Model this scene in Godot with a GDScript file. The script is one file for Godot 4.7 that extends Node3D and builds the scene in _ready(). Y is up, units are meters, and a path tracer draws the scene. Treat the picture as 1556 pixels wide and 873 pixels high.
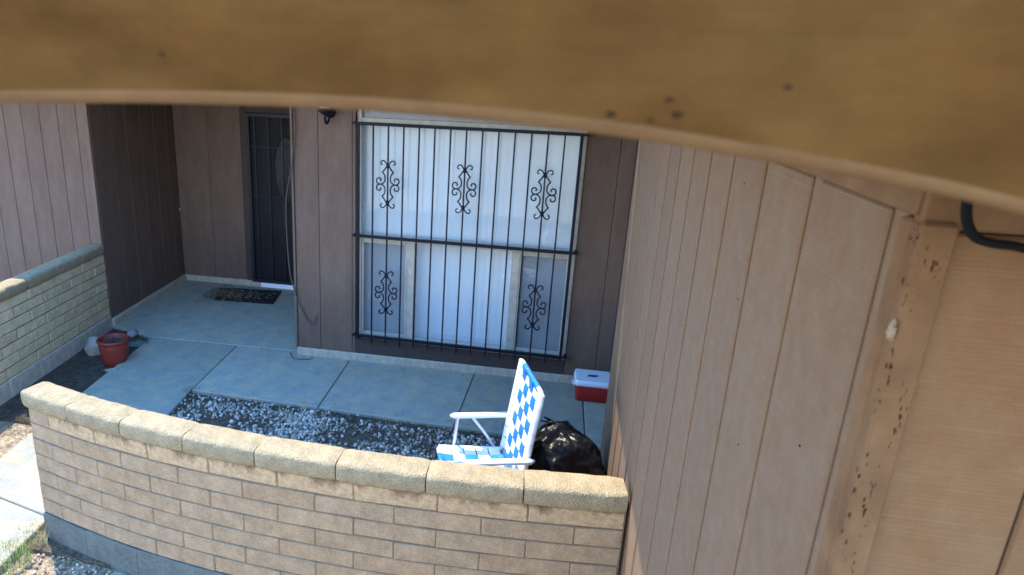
extends Node3D

# ------------------------------------------------------------------ helpers
var counts := {}
var rng := RandomNumberGenerator.new()
var M := {}

func numbered(parent: Node, base: String) -> String:
	var k := str(parent.get_instance_id()) + base
	var n: int = counts.get(k, 0)
	counts[k] = n + 1
	return base if n == 0 else "%s_%03d" % [base, n]

func put(parent: Node, called: String, mesh: Mesh, mat: Material, tf := Transform3D()) -> MeshInstance3D:
	var o := MeshInstance3D.new()
	o.name = numbered(parent, called)
	o.mesh = mesh
	o.material_override = mat
	o.transform = tf
	parent.add_child(o, true)
	return o

func thing(called: String, label: String, category: String, at := Vector3.ZERO, turn := 0.0, group := "") -> Node3D:
	var o := Node3D.new()
	o.name = numbered(self, called)
	o.position = at
	o.rotation.y = turn
	o.set_meta("label", label)
	o.set_meta("category", category)
	if group != "":
		o.set_meta("group", group)
	add_child(o, true)
	return o

func tag(o: Node, label: String, category: String, group := "") -> void:
	o.set_meta("label", label)
	o.set_meta("category", category)
	if group != "":
		o.set_meta("group", group)

func lin(r: float, g: float, b: float) -> Color:
	return Color(r, g, b).linear_to_srgb()

func begin() -> SurfaceTool:
	var st := SurfaceTool.new()
	st.begin(Mesh.PRIMITIVE_TRIANGLES)
	return st

func finish(st: SurfaceTool) -> ArrayMesh:
	st.generate_normals()
	return st.commit()

func tri(st: SurfaceTool, a: Vector3, b: Vector3, c: Vector3, sm := -1) -> void:
	st.set_smooth_group(sm)
	st.add_vertex(a)
	st.set_smooth_group(sm)
	st.add_vertex(b)
	st.set_smooth_group(sm)
	st.add_vertex(c)

func quad(st: SurfaceTool, a: Vector3, b: Vector3, c: Vector3, d: Vector3, sm := -1) -> void:
	tri(st, a, b, c, sm)
	tri(st, a, c, d, sm)

# a box with bevelled edges, its corners pushed about by jit
func add_box(st: SurfaceTool, size: Vector3, bevel: float, tf := Transform3D(), jit := 0.0) -> void:
	var h := size * 0.5
	var bv: float = min(bevel, min(h.x, min(h.y, h.z)) * 0.8)
	var P := {}
	for sx in [-1, 1]:
		for sy in [-1, 1]:
			for sz in [-1, 1]:
				var j := Vector3(rng.randf_range(-jit, jit), rng.randf_range(-jit, jit), rng.randf_range(-jit, jit))
				var s := Vector3(sx, sy, sz)
				for ax in 3:
					var v := Vector3(h.x - bv, h.y - bv, h.z - bv)
					v[ax] = h[ax]
					P[[sx, sy, sz, ax]] = tf * (v * s + j)
	var c := tf * Vector3.ZERO
	for ax in 3:
		var u := (ax + 1) % 3
		var w := (ax + 2) % 3
		for s in [-1, 1]:
			var q := []
			for e in [[-1, -1], [1, -1], [1, 1], [-1, 1]]:
				var k := [0, 0, 0]
				k[ax] = s
				k[u] = e[0]
				k[w] = e[1]
				q.append(P[[k[0], k[1], k[2], ax]])
			face(st, q, c)
		# the four edges that run along ax
		for e in [[-1, -1], [1, -1], [1, 1], [-1, 1]]:
			var lo := [0, 0, 0]
			lo[u] = e[0]
			lo[w] = e[1]
			lo[ax] = -1
			var hi := lo.duplicate()
			hi[ax] = 1
			face(st, [P[[lo[0], lo[1], lo[2], u]], P[[hi[0], hi[1], hi[2], u]], P[[hi[0], hi[1], hi[2], w]], P[[lo[0], lo[1], lo[2], w]]], c)
	for sx in [-1, 1]:
		for sy in [-1, 1]:
			for sz in [-1, 1]:
				face(st, [P[[sx, sy, sz, 0]], P[[sx, sy, sz, 1]], P[[sx, sy, sz, 2]]], c)

# a face turned outwards from c (front faces run clockwise)
func face(st: SurfaceTool, q: Array, c: Vector3, sm := -1) -> void:
	var a: Vector3 = q[0]
	var b: Vector3 = q[1]
	var d: Vector3 = q[2]
	var n := (b - a).cross(d - a)
	if n.dot((a + b + d) / 3.0 - c) > 0.0:
		q = q.duplicate()
		q.reverse()
	for i in range(1, q.size() - 1):
		tri(st, q[0], q[i], q[i + 1], sm)

func box_mesh(size: Vector3, bevel := 0.004, jit := 0.0) -> ArrayMesh:
	var st := begin()
	add_box(st, size, bevel, Transform3D(), jit)
	return finish(st)

func add_tube(st: SurfaceTool, pts: PackedVector3Array, r0: float, r1 := -1.0, sides := 8, flat := 1.0) -> void:
	if r1 < 0.0:
		r1 = r0
	var n := pts.size()
	var rings := []
	var up := Vector3(0.123, 0.95, 0.27).normalized()
	var t0 := (pts[1] - pts[0]).normalized()
	if abs(t0.dot(up)) > 0.9:
		up = Vector3(1, 0.02, 0.1).normalized()
	var side := t0.cross(up).normalized()
	for i in n:
		var t := (pts[min(i + 1, n - 1)] - pts[max(i - 1, 0)]).normalized()
		side = (side - t * side.dot(t)).normalized()
		var bi := t.cross(side)
		var r: float = lerp(r0, r1, float(i) / (n - 1))
		var ring := []
		for k in sides:
			var a := TAU * k / sides
			ring.append(pts[i] + side * cos(a) * r + bi * sin(a) * r * flat)
		rings.append(ring)
	for i in n - 1:
		for k in sides:
			var k2 := (k + 1) % sides
			quad(st, rings[i][k], rings[i + 1][k], rings[i + 1][k2], rings[i][k2], 1)
	for k in range(1, sides - 1):
		tri(st, rings[0][0], rings[0][k], rings[0][k + 1], 2)
		tri(st, rings[n - 1][0], rings[n - 1][k + 1], rings[n - 1][k], 3)

func smooth_path(pts: Array, per := 5) -> PackedVector3Array:
	var c := Curve3D.new()
	for i in pts.size():
		var a: Vector3 = pts[max(i - 1, 0)]
		var b: Vector3 = pts[min(i + 1, pts.size() - 1)]
		c.add_point(pts[i], -(b - a) / 6.0, (b - a) / 6.0)
	var out := PackedVector3Array()
	for i in pts.size() - 1:
		for k in per:
			out.append(c.sample(i, float(k) / per))
	out.append(pts[-1])
	return out

func tube_mesh(pts: PackedVector3Array, r0: float, r1 := -1.0, sides := 8) -> ArrayMesh:
	var st := begin()
	add_tube(st, pts, r0, r1, sides)
	return finish(st)

func add_lathe(st: SurfaceTool, prof: Array, sides := 40, wob := 0.0) -> void:
	for i in prof.size() - 1:
		var p: Vector2 = prof[i]
		var q: Vector2 = prof[i + 1]
		for k in sides:
			var a := TAU * k / sides
			var b := TAU * (k + 1) / sides
			quad(st, Vector3(cos(a) * p.x, p.y, sin(a) * p.x), Vector3(cos(b) * p.x, p.y, sin(b) * p.x), Vector3(cos(b) * q.x, q.y, sin(b) * q.x), Vector3(cos(a) * q.x, q.y, sin(a) * q.x), 1)

# a slab with outline pts (x, z), top at y1 with a small bevel, sides down to y0
func slab_mesh(pts: Array, y0: float, y1: float, bevel := 0.006) -> ArrayMesh:
	var st := begin()
	var p := PackedVector2Array(pts)
	if Geometry2D.is_polygon_clockwise(p):
		p.reverse()
	var inner: PackedVector2Array = p
	if bevel > 0.0:
		inner = PackedVector2Array()
		for i in p.size():
			var a := p[(i - 1 + p.size()) % p.size()]
			var b := p[i]
			var c := p[(i + 1) % p.size()]
			var n1 := (b - a).normalized().orthogonal()
			var n2 := (c - b).normalized().orthogonal()
			var m := (n1 + n2).normalized()
			var k: float = bevel / max(0.3, m.dot(n1))
			var cand := b - m * k
			if not Geometry2D.is_point_in_polygon(cand, p):
				cand = b + m * k
			inner.append(cand)
	var idx := Geometry2D.triangulate_polygon(inner)
	for i in range(0, idx.size(), 3):
		var A := inner[idx[i]]
		var B := inner[idx[i + 1]]
		var Cc := inner[idx[i + 2]]
		face(st, [Vector3(A.x, y1, A.y), Vector3(B.x, y1, B.y), Vector3(Cc.x, y1, Cc.y)], Vector3((A.x + B.x + Cc.x) / 3.0, y1 - 1.0, (A.y + B.y + Cc.y) / 3.0))
	var cen := Vector2.ZERO
	for v in p:
		cen += v / p.size()
	for i in p.size():
		var j := (i + 1) % p.size()
		var a := p[i]
		var b := p[j]
		var ia := inner[i]
		var ib := inner[j]
		var mid := (a + b) * 0.5
		var nn := (b - a).normalized().orthogonal()
		var inn := mid - nn * 0.001
		if not Geometry2D.is_point_in_polygon(inn, p):
			inn = mid + nn * 0.001
		var dirv := (inn - mid).normalized()
		var c3 := Vector3(mid.x + dirv.x, y1 - 0.5, mid.y + dirv.y)
		if bevel > 0.0:
			face(st, [Vector3(a.x, y1 - bevel, a.y), Vector3(b.x, y1 - bevel, b.y), Vector3(ib.x, y1, ib.y), Vector3(ia.x, y1, ia.y)], c3)
		face(st, [Vector3(a.x, y0, a.y), Vector3(b.x, y0, b.y), Vector3(b.x, y1 - bevel, b.y), Vector3(a.x, y1 - bevel, a.y)], c3)
	return finish(st)

# an irregular stone
func stone_mesh(r: Vector3, sd: int, rough := 0.18, rings := 5, segs := 8) -> ArrayMesh:
	var nz := FastNoiseLite.new()
	nz.seed = sd
	nz.frequency = 0.9
	var st := begin()
	var pt := func(i: int, k: int) -> Vector3:
		var th := PI * i / rings
		var ph := TAU * (k % segs) / segs
		var d := Vector3(sin(th) * cos(ph), cos(th), sin(th) * sin(ph))
		return d * r * (1.0 + rough * 1.6 * nz.get_noise_3dv(d * 1.6) + rough * 0.7 * nz.get_noise_3dv(d * 5.0 + Vector3(7, 3, 1)))
	for i in rings:
		for k in segs:
			var a: Vector3 = pt.call(i, k)
			var b: Vector3 = pt.call(i, k + 1)
			var c: Vector3 = pt.call(i + 1, k + 1)
			var d: Vector3 = pt.call(i + 1, k)
			if i > 0:
				tri(st, a, b, c, 1)
			if i < rings - 1:
				tri(st, a, c, d, 1)
	return finish(st)

func scatter(called: String, mesh: Mesh, mat: Material, tfs: Array, cols: Array, parent: Node = self) -> MultiMeshInstance3D:
	var mm := MultiMesh.new()
	mm.transform_format = MultiMesh.TRANSFORM_3D
	mm.use_colors = true
	mm.mesh = mesh
	mm.instance_count = tfs.size()
	for i in tfs.size():
		mm.set_instance_transform(i, tfs[i])
		mm.set_instance_color(i, cols[i])
	var o := MultiMeshInstance3D.new()
	o.name = numbered(parent, called)
	o.multimesh = mm
	o.material_override = mat
	o.set_meta("kind", "stuff")
	parent.add_child(o, true)
	return o

# ------------------------------------------------------------------ textures
func noise(sd: int, freq: float, oct := 4, type := FastNoiseLite.TYPE_SIMPLEX_SMOOTH) -> FastNoiseLite:
	var n := FastNoiseLite.new()
	n.seed = sd
	n.noise_type = type
	n.frequency = freq
	n.fractal_octaves = oct
	return n

func tile_img(n: FastNoiseLite, w: int, h: int) -> Image:
	var im := n.get_seamless_image(w, h)
	im.convert(Image.FORMAT_L8)
	return im

# multiplies a tone (around 1) out of weighted noises: layers = [[image, amount], ...]
func tone_tex(w: int, h: int, layers: Array, tint_a := Color(1, 1, 1), tint_b := Color(1, 1, 1)) -> ImageTexture:
	var out := Image.create_empty(w, h, true, Image.FORMAT_RGB8)
	var data := []
	for l in layers:
		var im: Image = l[0]
		data.append([im.get_data(), im.get_width(), im.get_height(), l[1]])
	var bytes := PackedByteArray()
	bytes.resize(w * h * 3)
	var p := 0
	for y in h:
		for x in w:
			var v := 0.82
			var first := 0.5
			for i in data.size():
				var d = data[i]
				var s: float = d[0][(y % d[2]) * d[1] + x % d[1]] / 255.0
				if i == 0:
					first = s
				v += (s - 0.5) * d[3]
			var c := tint_a.lerp(tint_b, first)
			bytes[p] = int(clamp(v * c.r, 0, 1) * 255)
			bytes[p + 1] = int(clamp(v * c.g, 0, 1) * 255)
			bytes[p + 2] = int(clamp(v * c.b, 0, 1) * 255)
			p += 3
	out = Image.create_from_data(w, h, false, Image.FORMAT_RGB8, bytes)
	out.generate_mipmaps()
	return ImageTexture.create_from_image(out)

func grey_tex(im: Image) -> ImageTexture:
	return ImageTexture.create_from_image(im)

# streaks that run along x: a rough-sawn face
func saw_img(sd: int, w: int, h: int, cross := 0.35) -> Image:
	var rows := noise(sd, 0.11, 3)
	var st := noise(sd + 1, 0.05, 3)
	var ver := noise(sd + 2, 0.09, 2)
	var bytes := PackedByteArray()
	bytes.resize(w * h)
	for y in h:
		var fy := TAU * y / h
		var ry := rows.get_noise_2d(cos(fy) * h * 0.75 / TAU * 2.2, sin(fy) * h * 0.75 / TAU * 2.2)
		for x in w:
			var fx := TAU * x / w
			var s := st.get_noise_3d(cos(fx) * 9.0, sin(fx) * 9.0, y * 4.6)
			var vv := ver.get_noise_2d(cos(fx) * 60.0 + 11.0, sin(fx) * 60.0)
			var v := 0.5 + ry * 0.42 + s * 0.38 + vv * cross * 0.4
			bytes[y * w + x] = int(clamp(v, 0, 1) * 255)
	return Image.create_from_data(w, h, false, Image.FORMAT_L8, bytes)

# rough-combed plywood: broken thin ridges running along x, a weaker set along y
func comb_img(sd: int) -> Image:
	var n := 1024
	var im := Image.create_empty(n, n, false, Image.FORMAT_L8)
	im.fill(Color(0.45, 0.45, 0.45))
	var rg := RandomNumberGenerator.new()
	rg.seed = sd
	for x in range(0, n, 9):
		var y := 0
		while y < n:
			var l := rg.randi_range(20, 120)
			var v := 0.45 + rg.randf_range(-0.10, 0.10)
			im.fill_rect(Rect2i(x + rg.randi_range(0, 5), y, rg.randi_range(2, 4), l), Color(v, v, v))
			y += l + rg.randi_range(10, 90)
	var yy := 0
	while yy < n:
		var x := rg.randi_range(-60, 0)
		while x < n:
			var l := rg.randi_range(40, 420)
			var v := rg.randf_range(0.45, 0.66) if rg.randf() < 0.94 else 0.74
			im.fill_rect(Rect2i(x, yy + rg.randi_range(-1, 1), l, rg.randi_range(2, 3)), Color(v, v, v))
			im.fill_rect(Rect2i(x, yy + 3, l, 2), Color(0.33, 0.33, 0.33))
			x += l + rg.randi_range(4, 60)
		yy += rg.randi_range(5, 10)
	return im

func std(c: Color, rough := 0.85, tex: Texture2D = null, scale := Vector3.ONE, relief: Texture2D = null, cm := 0.0, world := true) -> StandardMaterial3D:
	var m := StandardMaterial3D.new()
	m.albedo_color = c
	m.roughness = rough
	m.metallic_specular = 0.4
	if tex or relief:
		m.uv1_triplanar = true
		m.uv1_world_triplanar = world
		m.uv1_scale = scale
		m.uv1_triplanar_sharpness = 6.0
		m.texture_repeat = true
	if tex:
		m.albedo_texture = tex
	if relief:
		m.heightmap_enabled = true
		m.heightmap_texture = relief
		m.heightmap_scale = cm
	return m

func make_materials() -> void:
	var fine := tile_img(noise(1, 0.16, 3), 512, 512)
	var mid := tile_img(noise(2, 0.03, 4), 512, 512)
	var big := tile_img(noise(3, 0.008, 5), 512, 512)
	var cell := tile_img(noise(4, 0.12, 2, FastNoiseLite.TYPE_CELLULAR), 512, 512)
	var blot := tile_img(noise(5, 0.014, 5), 512, 512)
	var scr := saw_img(77, 512, 512, 0.2)
	var saw := saw_img(20, 512, 512)
	var saw_b := saw_img(31, 512, 512, 0.7)
	var t_saw := tone_tex(512, 512, [[big, 0.12], [saw, 0.20], [mid, 0.08], [fine, 0.08]], Color(1, 0.97, 0.95), Color(0.95, 0.97, 1.0))
	var t_saw_b := tone_tex(512, 512, [[big, 0.16], [saw_b, 0.04], [blot, 0.18], [fine, 0.05]], Color(1, 0.96, 0.9), Color(0.97, 1, 1))
	var t_stone := tone_tex(512, 512, [[mid, 0.10], [fine, 0.20], [cell, 0.14], [big, 0.14]], Color(1.0, 0.97, 0.92), Color(0.96, 0.97, 1.0))
	var t_conc := tone_tex(512, 512, [[blot, 0.09], [big, 0.06], [mid, 0.05], [fine, 0.16], [scr, 0.05], [cell, 0.05]], Color(0.93, 0.96, 1.0), Color(1.0, 0.94, 0.85))
	var t_soil := tone_tex(512, 512, [[mid, 0.5], [fine, 0.5], [big, 0.3]], Color(1, 0.93, 0.85), Color(0.93, 0.95, 1.0))
	var t_plain := tone_tex(512, 512, [[big, 0.12], [mid, 0.08], [fine, 0.05]])
	var t_paint := tone_tex(512, 512, [[big, 0.10], [mid, 0.07], [fine, 0.04]], Color(1, 0.97, 0.95), Color(0.96, 0.98, 1.0))
	var comb := comb_img(93)
	var t_comb := tone_tex(1024, 1024, [[big, 0.07], [comb, 0.20], [mid, 0.04], [fine, 0.05]], Color(1, 0.96, 0.92), Color(0.96, 0.98, 1.0))
	var r_comb := grey_tex(comb)
	var r_saw := grey_tex(saw)
	var r_fine := grey_tex(fine)
	var r_cell := grey_tex(cell)
	var r_mid := grey_tex(mid)
	# siding in four close tones, one board to the next
	M.siding = []
	for k in 4:
		var f: float = [1.0, 0.95, 1.05, 0.98][k]
		M.siding.append(std(lin(0.222 * f, 0.147 * f, 0.103 * f), 0.82, t_paint, Vector3(1.1, 0.35, 1.1), r_fine, 0.012))
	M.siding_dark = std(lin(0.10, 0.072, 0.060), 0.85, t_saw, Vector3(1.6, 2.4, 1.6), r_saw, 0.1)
	M.near_siding = []
	M.front_siding = []
	for k in 4:
		var f: float = [1.0, 0.96, 1.04, 0.99][k]
		M.near_siding.append(std(lin(0.330 * f, 0.209 * f, 0.118 * f), 0.78, t_comb, Vector3(1.25, 1.25, 1.25), r_comb, 0.045))
		M.front_siding.append(std(lin(0.315 * f, 0.172 * f, 0.074 * f), 0.78, t_comb, Vector3(1.25, 1.25, 1.25), r_comb, 0.045))  # same siding on the front face, its warmer light painted into the tint
	M.trim = std(lin(0.270, 0.142, 0.062), 0.72, t_saw_b, Vector3(1.3, 1.3, 1.3), r_mid, 0.12)
	M.beam = std(lin(0.180, 0.080, 0.021), 0.75, t_saw_b, Vector3(1.1, 2.6, 1.1), r_saw, 0.01)
	M.beam.metallic_specular = 0.12
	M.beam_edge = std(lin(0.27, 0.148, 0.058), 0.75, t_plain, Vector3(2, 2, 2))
	M.soffit = std(lin(0.30, 0.24, 0.19), 0.85, t_plain, Vector3(1, 1, 1))
	M.roofing = std(lin(0.16, 0.14, 0.12), 0.95, t_soil, Vector3(1, 1, 1))
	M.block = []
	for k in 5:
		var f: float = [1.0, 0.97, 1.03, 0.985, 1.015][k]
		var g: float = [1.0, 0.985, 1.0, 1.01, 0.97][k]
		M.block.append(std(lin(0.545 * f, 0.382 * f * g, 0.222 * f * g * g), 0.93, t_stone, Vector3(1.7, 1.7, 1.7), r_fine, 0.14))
	M.brightened_side_block = []  # left wall blocks: bounce light painted in as a much lighter colour
	for k in 4:
		var f: float = [1.0, 0.95, 1.04, 0.98][k]
		M.brightened_side_block.append(std(lin(0.88 * f, 0.71 * f, 0.42 * f), 0.93, t_stone, Vector3(1.7, 1.7, 1.7), r_fine, 0.14))
	M.coping = []
	for k in 4:
		var f: float = [1.0, 0.95, 1.04, 0.98][k]
		M.coping.append(std(lin(0.49 * f, 0.395 * f, 0.232 * f), 0.95, t_stone, Vector3(1.9, 1.9, 1.9), r_cell, 0.5))
	M.mortar = std(lin(0.33, 0.25, 0.16), 0.97, t_stone, Vector3(3, 3, 3), r_fine, 0.3)
	M.footing = std(lin(0.19, 0.21, 0.185), 0.95, t_stone, Vector3(1.5, 1.5, 1.5), r_mid, 0.4)
	M.concrete = []
	for k in 3:
		var f: float = [1.0, 0.86, 1.02][k]
		M.concrete.append(std(lin(0.58 * f, 0.555 * f, 0.44 * f), 0.9, t_conc, Vector3(0.75, 0.75, 0.75), r_fine, 0.06))
	M.curb = std(lin(0.72, 0.64, 0.49), 0.95, t_stone, Vector3(2.6, 2.6, 2.6), r_mid, 0.5)
	M.soil = std(lin(0.15, 0.118, 0.082), 1.0, t_soil, Vector3(2.2, 2.2, 2.2), r_fine, 1.0)
	M.dirt = std(lin(0.22, 0.17, 0.115), 1.0, t_soil, Vector3(2.2, 2.2, 2.2), r_fine, 1.0)
	M.sand = std(lin(0.50, 0.42, 0.29), 1.0, t_soil, Vector3(1.4, 1.4, 1.4), r_fine, 0.8)
	M.pebble = std(Color(1, 1, 1), 0.9)
	M.pebble.vertex_color_use_as_albedo = true
	M.iron = std(lin(0.006, 0.008, 0.016), 0.5)
	M.iron.metallic_specular = 0.3
	M.screen_iron = std(lin(0.013, 0.014, 0.018), 0.5)
	M.frame = std(lin(0.66, 0.62, 0.50), 0.5, t_plain, Vector3(2, 2, 2))
	M.cord = std(lin(0.008, 0.008, 0.009), 0.7)
	M.wire = std(lin(0.095, 0.068, 0.058), 0.9)
	M.curtain = std(lin(0.66, 0.74, 0.75), 0.95)
	M.curtain.backlight_enabled = false
	M.glass = StandardMaterial3D.new()
	M.glass.transparency = BaseMaterial3D.TRANSPARENCY_ALPHA
	M.glass.albedo_color = Color(0.9, 0.97, 1.0, 0.03)
	M.glass.roughness = 0.02
	M.glass.metallic = 0.12
	M.glass.metallic_specular = 1.0
	M.screen_mesh = StandardMaterial3D.new()
	M.screen_mesh.transparency = BaseMaterial3D.TRANSPARENCY_ALPHA
	M.screen_mesh.albedo_color = Color(0.42, 0.45, 0.48, 0.22)
	M.screen_mesh.roughness = 0.8
	M.door_screen = M.screen_mesh.duplicate()
	M.door_screen.albedo_color = Color(0.10, 0.10, 0.115, 0.38)
	M.door = std(lin(0.030, 0.026, 0.026), 0.5)
	M.oval = std(lin(0.14, 0.16, 0.16), 0.08)
	M.oval.metallic_specular = 1.0
	M.lead = std(lin(0.25, 0.25, 0.24), 0.4)
	M.alu = std(lin(0.75, 0.76, 0.76), 0.35)
	M.alu.metallic = 0.6
	M.white = std(lin(0.84, 0.85, 0.86), 0.4)
	M.web_white = std(lin(0.82, 0.84, 0.86), 0.55)
	M.web_blue = std(lin(0.015, 0.17, 0.60), 0.5)
	M.bag = std(lin(0.007, 0.008, 0.011), 0.34)
	M.bag.metallic_specular = 0.32
	M.red = std(lin(0.36, 0.022, 0.018), 0.35)
	M.cooler_lid = std(lin(0.72, 0.78, 0.80), 0.4)
	M.emblem = std(lin(0.01, 0.05, 0.22), 0.5)
	M.pot = std(lin(0.33, 0.050, 0.034), 0.42, t_plain, Vector3(4, 4, 4))
	M.mat = std(lin(0.028, 0.028, 0.028), 0.98, t_soil, Vector3(5, 5, 5), r_fine, 0.5)
	M.rock = std(lin(0.50, 0.48, 0.43), 0.9, t_stone, Vector3(5, 5, 5), r_mid, 0.6)
	M.bare = std(lin(0.045, 0.022, 0.010), 0.95)
	M.bare.metallic_specular = 0.1
	M.cord.metallic_specular = 0.2
	M.pale = std(lin(0.40, 0.34, 0.24), 1.0)
	M.cocoon = std(lin(0.30, 0.23, 0.15), 1.0)
	M.straw = std(Color(1, 1, 1), 0.95)
	M.straw.vertex_color_use_as_albedo = true
	M.straw.cull_mode = BaseMaterial3D.CULL_DISABLED
	M.brass = std(lin(0.55, 0.36, 0.10), 0.35)
	M.brass.metallic = 0.8
	# block faces with dark run-off stains below the coping, one picture each
	M.stained = []
	for k in 3:
		M.stained.append(stain_material(60 + k, mid, fine))

func stain_material(sd: int, mid: Image, fine: Image) -> StandardMaterial3D:
	var w := 256
	var h := 80
	var n := noise(sd, 0.007, 3)
	var n2 := noise(sd + 9, 0.06, 3)
	var im := Image.create_empty(w, h, false, Image.FORMAT_RGB8)
	for x in w:
		var reach: float = clamp(0.12 + n.get_noise_1d(x) * 1.5, 0.0, 0.9)
		for y in h:
			var f := float(y) / h
			var dark: float = clamp((reach - f) * 1.6 + n2.get_noise_2d(x, y * 0.5) * 0.4, 0.0, 1.0) * 0.5
			var v := 0.86 + (mid.get_pixel(x, y).r - 0.5) * 0.2 + (fine.get_pixel(x, y).r - 0.5) * 0.26
			im.set_pixel(x, y, Color(v, v * 0.985, v * 0.95).lerp(Color(0.25, 0.24, 0.22), dark))
	im.generate_mipmaps()
	var m := std(lin(0.585, 0.41, 0.238), 0.95)
	m.albedo_texture = ImageTexture.create_from_image(im)
	return m

# ------------------------------------------------------------------ measured plan
const ZB := -5.707          # plane of the wall with the window
const AB := -0.012
func back_z(x: float) -> float:
	return ZB + AB * x
func right_x(z: float) -> float:          # face of the side building
	return 0.432 - 0.025 * (z + 2.0)
const GW := 0.403
func garden(s: float) -> Vector3:         # front lower edge of the coping, s blocks from the right end
	var x := 0.437 - s * GW * cos(0.064)
	var t := (0.437 - x) / (GW * 8.0)
	var b := 4.0 * t * (1.0 - t)
	return Vector3(x - 0.122 * b, 0.0, -2.623 - s * GW * sin(0.064) + 0.155 * b)
func left_face(z: float) -> Vector3:      # right face of the side garden wall
	return Vector3(-4.469 + 0.13 * (z + 5.745), 0.0, z)

# along(a, b): local x runs from a to b, local z points out to the left of it seen from above... (x cross y)
func along(a: Vector3, b: Vector3) -> Transform3D:
	var x := (b - a).normalized()
	return Transform3D(Basis(x, Vector3.UP, x.cross(Vector3.UP)), a)

func _ready() -> void:
	rng.seed = 77
	# ---------------------------------------------------------------- camera, sky, sun, exposure
	var cam := Camera3D.new()
	cam.name = "camera"
	cam.position = Vector3(0, 2.621, 0)
	cam.basis = Basis.from_euler(Vector3(-0.297, 0.176, 0.038))
	cam.projection = Camera3D.PROJECTION_FRUSTUM
	cam.near = 0.05
	cam.far = 400.0
	cam.size = 873.0 / 1006.1 * 0.05
	cam.frustum_offset = Vector2(118.5 / 1006.1, -7.4 / 1006.1) * 0.05
	add_child(cam)
	var attr := CameraAttributesPhysical.new()
	attr.frustum_focal_length = 20.0
	attr.exposure_aperture = 4.5
	attr.frustum_focus_distance = 2.4
	cam.attributes = attr
	cam.current = true

	var env := Environment.new()
	var sky := Sky.new()
	var sm := ProceduralSkyMaterial.new()
	sm.sky_top_color = lin(0.06, 0.17, 0.41)
	sm.sky_horizon_color = lin(0.70, 0.71, 0.64)
	sm.sky_curve = 0.12
	sm.ground_bottom_color = Color(0.45, 0.40, 0.33)
	sm.ground_horizon_color = Color(0.62, 0.60, 0.55)
	sm.sky_energy_multiplier = 1.62
	sky.sky_material = sm
	env.background_mode = Environment.BG_SKY
	env.sky = sky
	env.background_energy_multiplier = 1.0
	env.tonemap_mode = Environment.TONE_MAPPER_LINEAR
	env.tonemap_exposure = 3.75
	env.sdfgi_enabled = true
	env.ssao_enabled = true
	env.ssil_enabled = true
	var we := WorldEnvironment.new()
	we.name = "world_environment"
	we.environment = env
	add_child(we)
	var sun := DirectionalLight3D.new()
	sun.name = "sun"
	sun.light_energy = 0.85
	sun.light_color = Color(1.0, 0.95, 0.87)
	sun.light_angular_distance = 0.5
	sun.shadow_enabled = true
	# sunlight travels towards +x, -y, +z
	var dir := Vector3(0.7071, -tan(deg_to_rad(65.0)), 0.7071).normalized()
	sun.basis = Basis.looking_at(dir, Vector3.UP)
	add_child(sun)

	make_materials()
	build_ground()
	build_house()
	build_side_building()
	build_garden_walls()
	build_window_grille()
	build_things()
	build_small()

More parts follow.
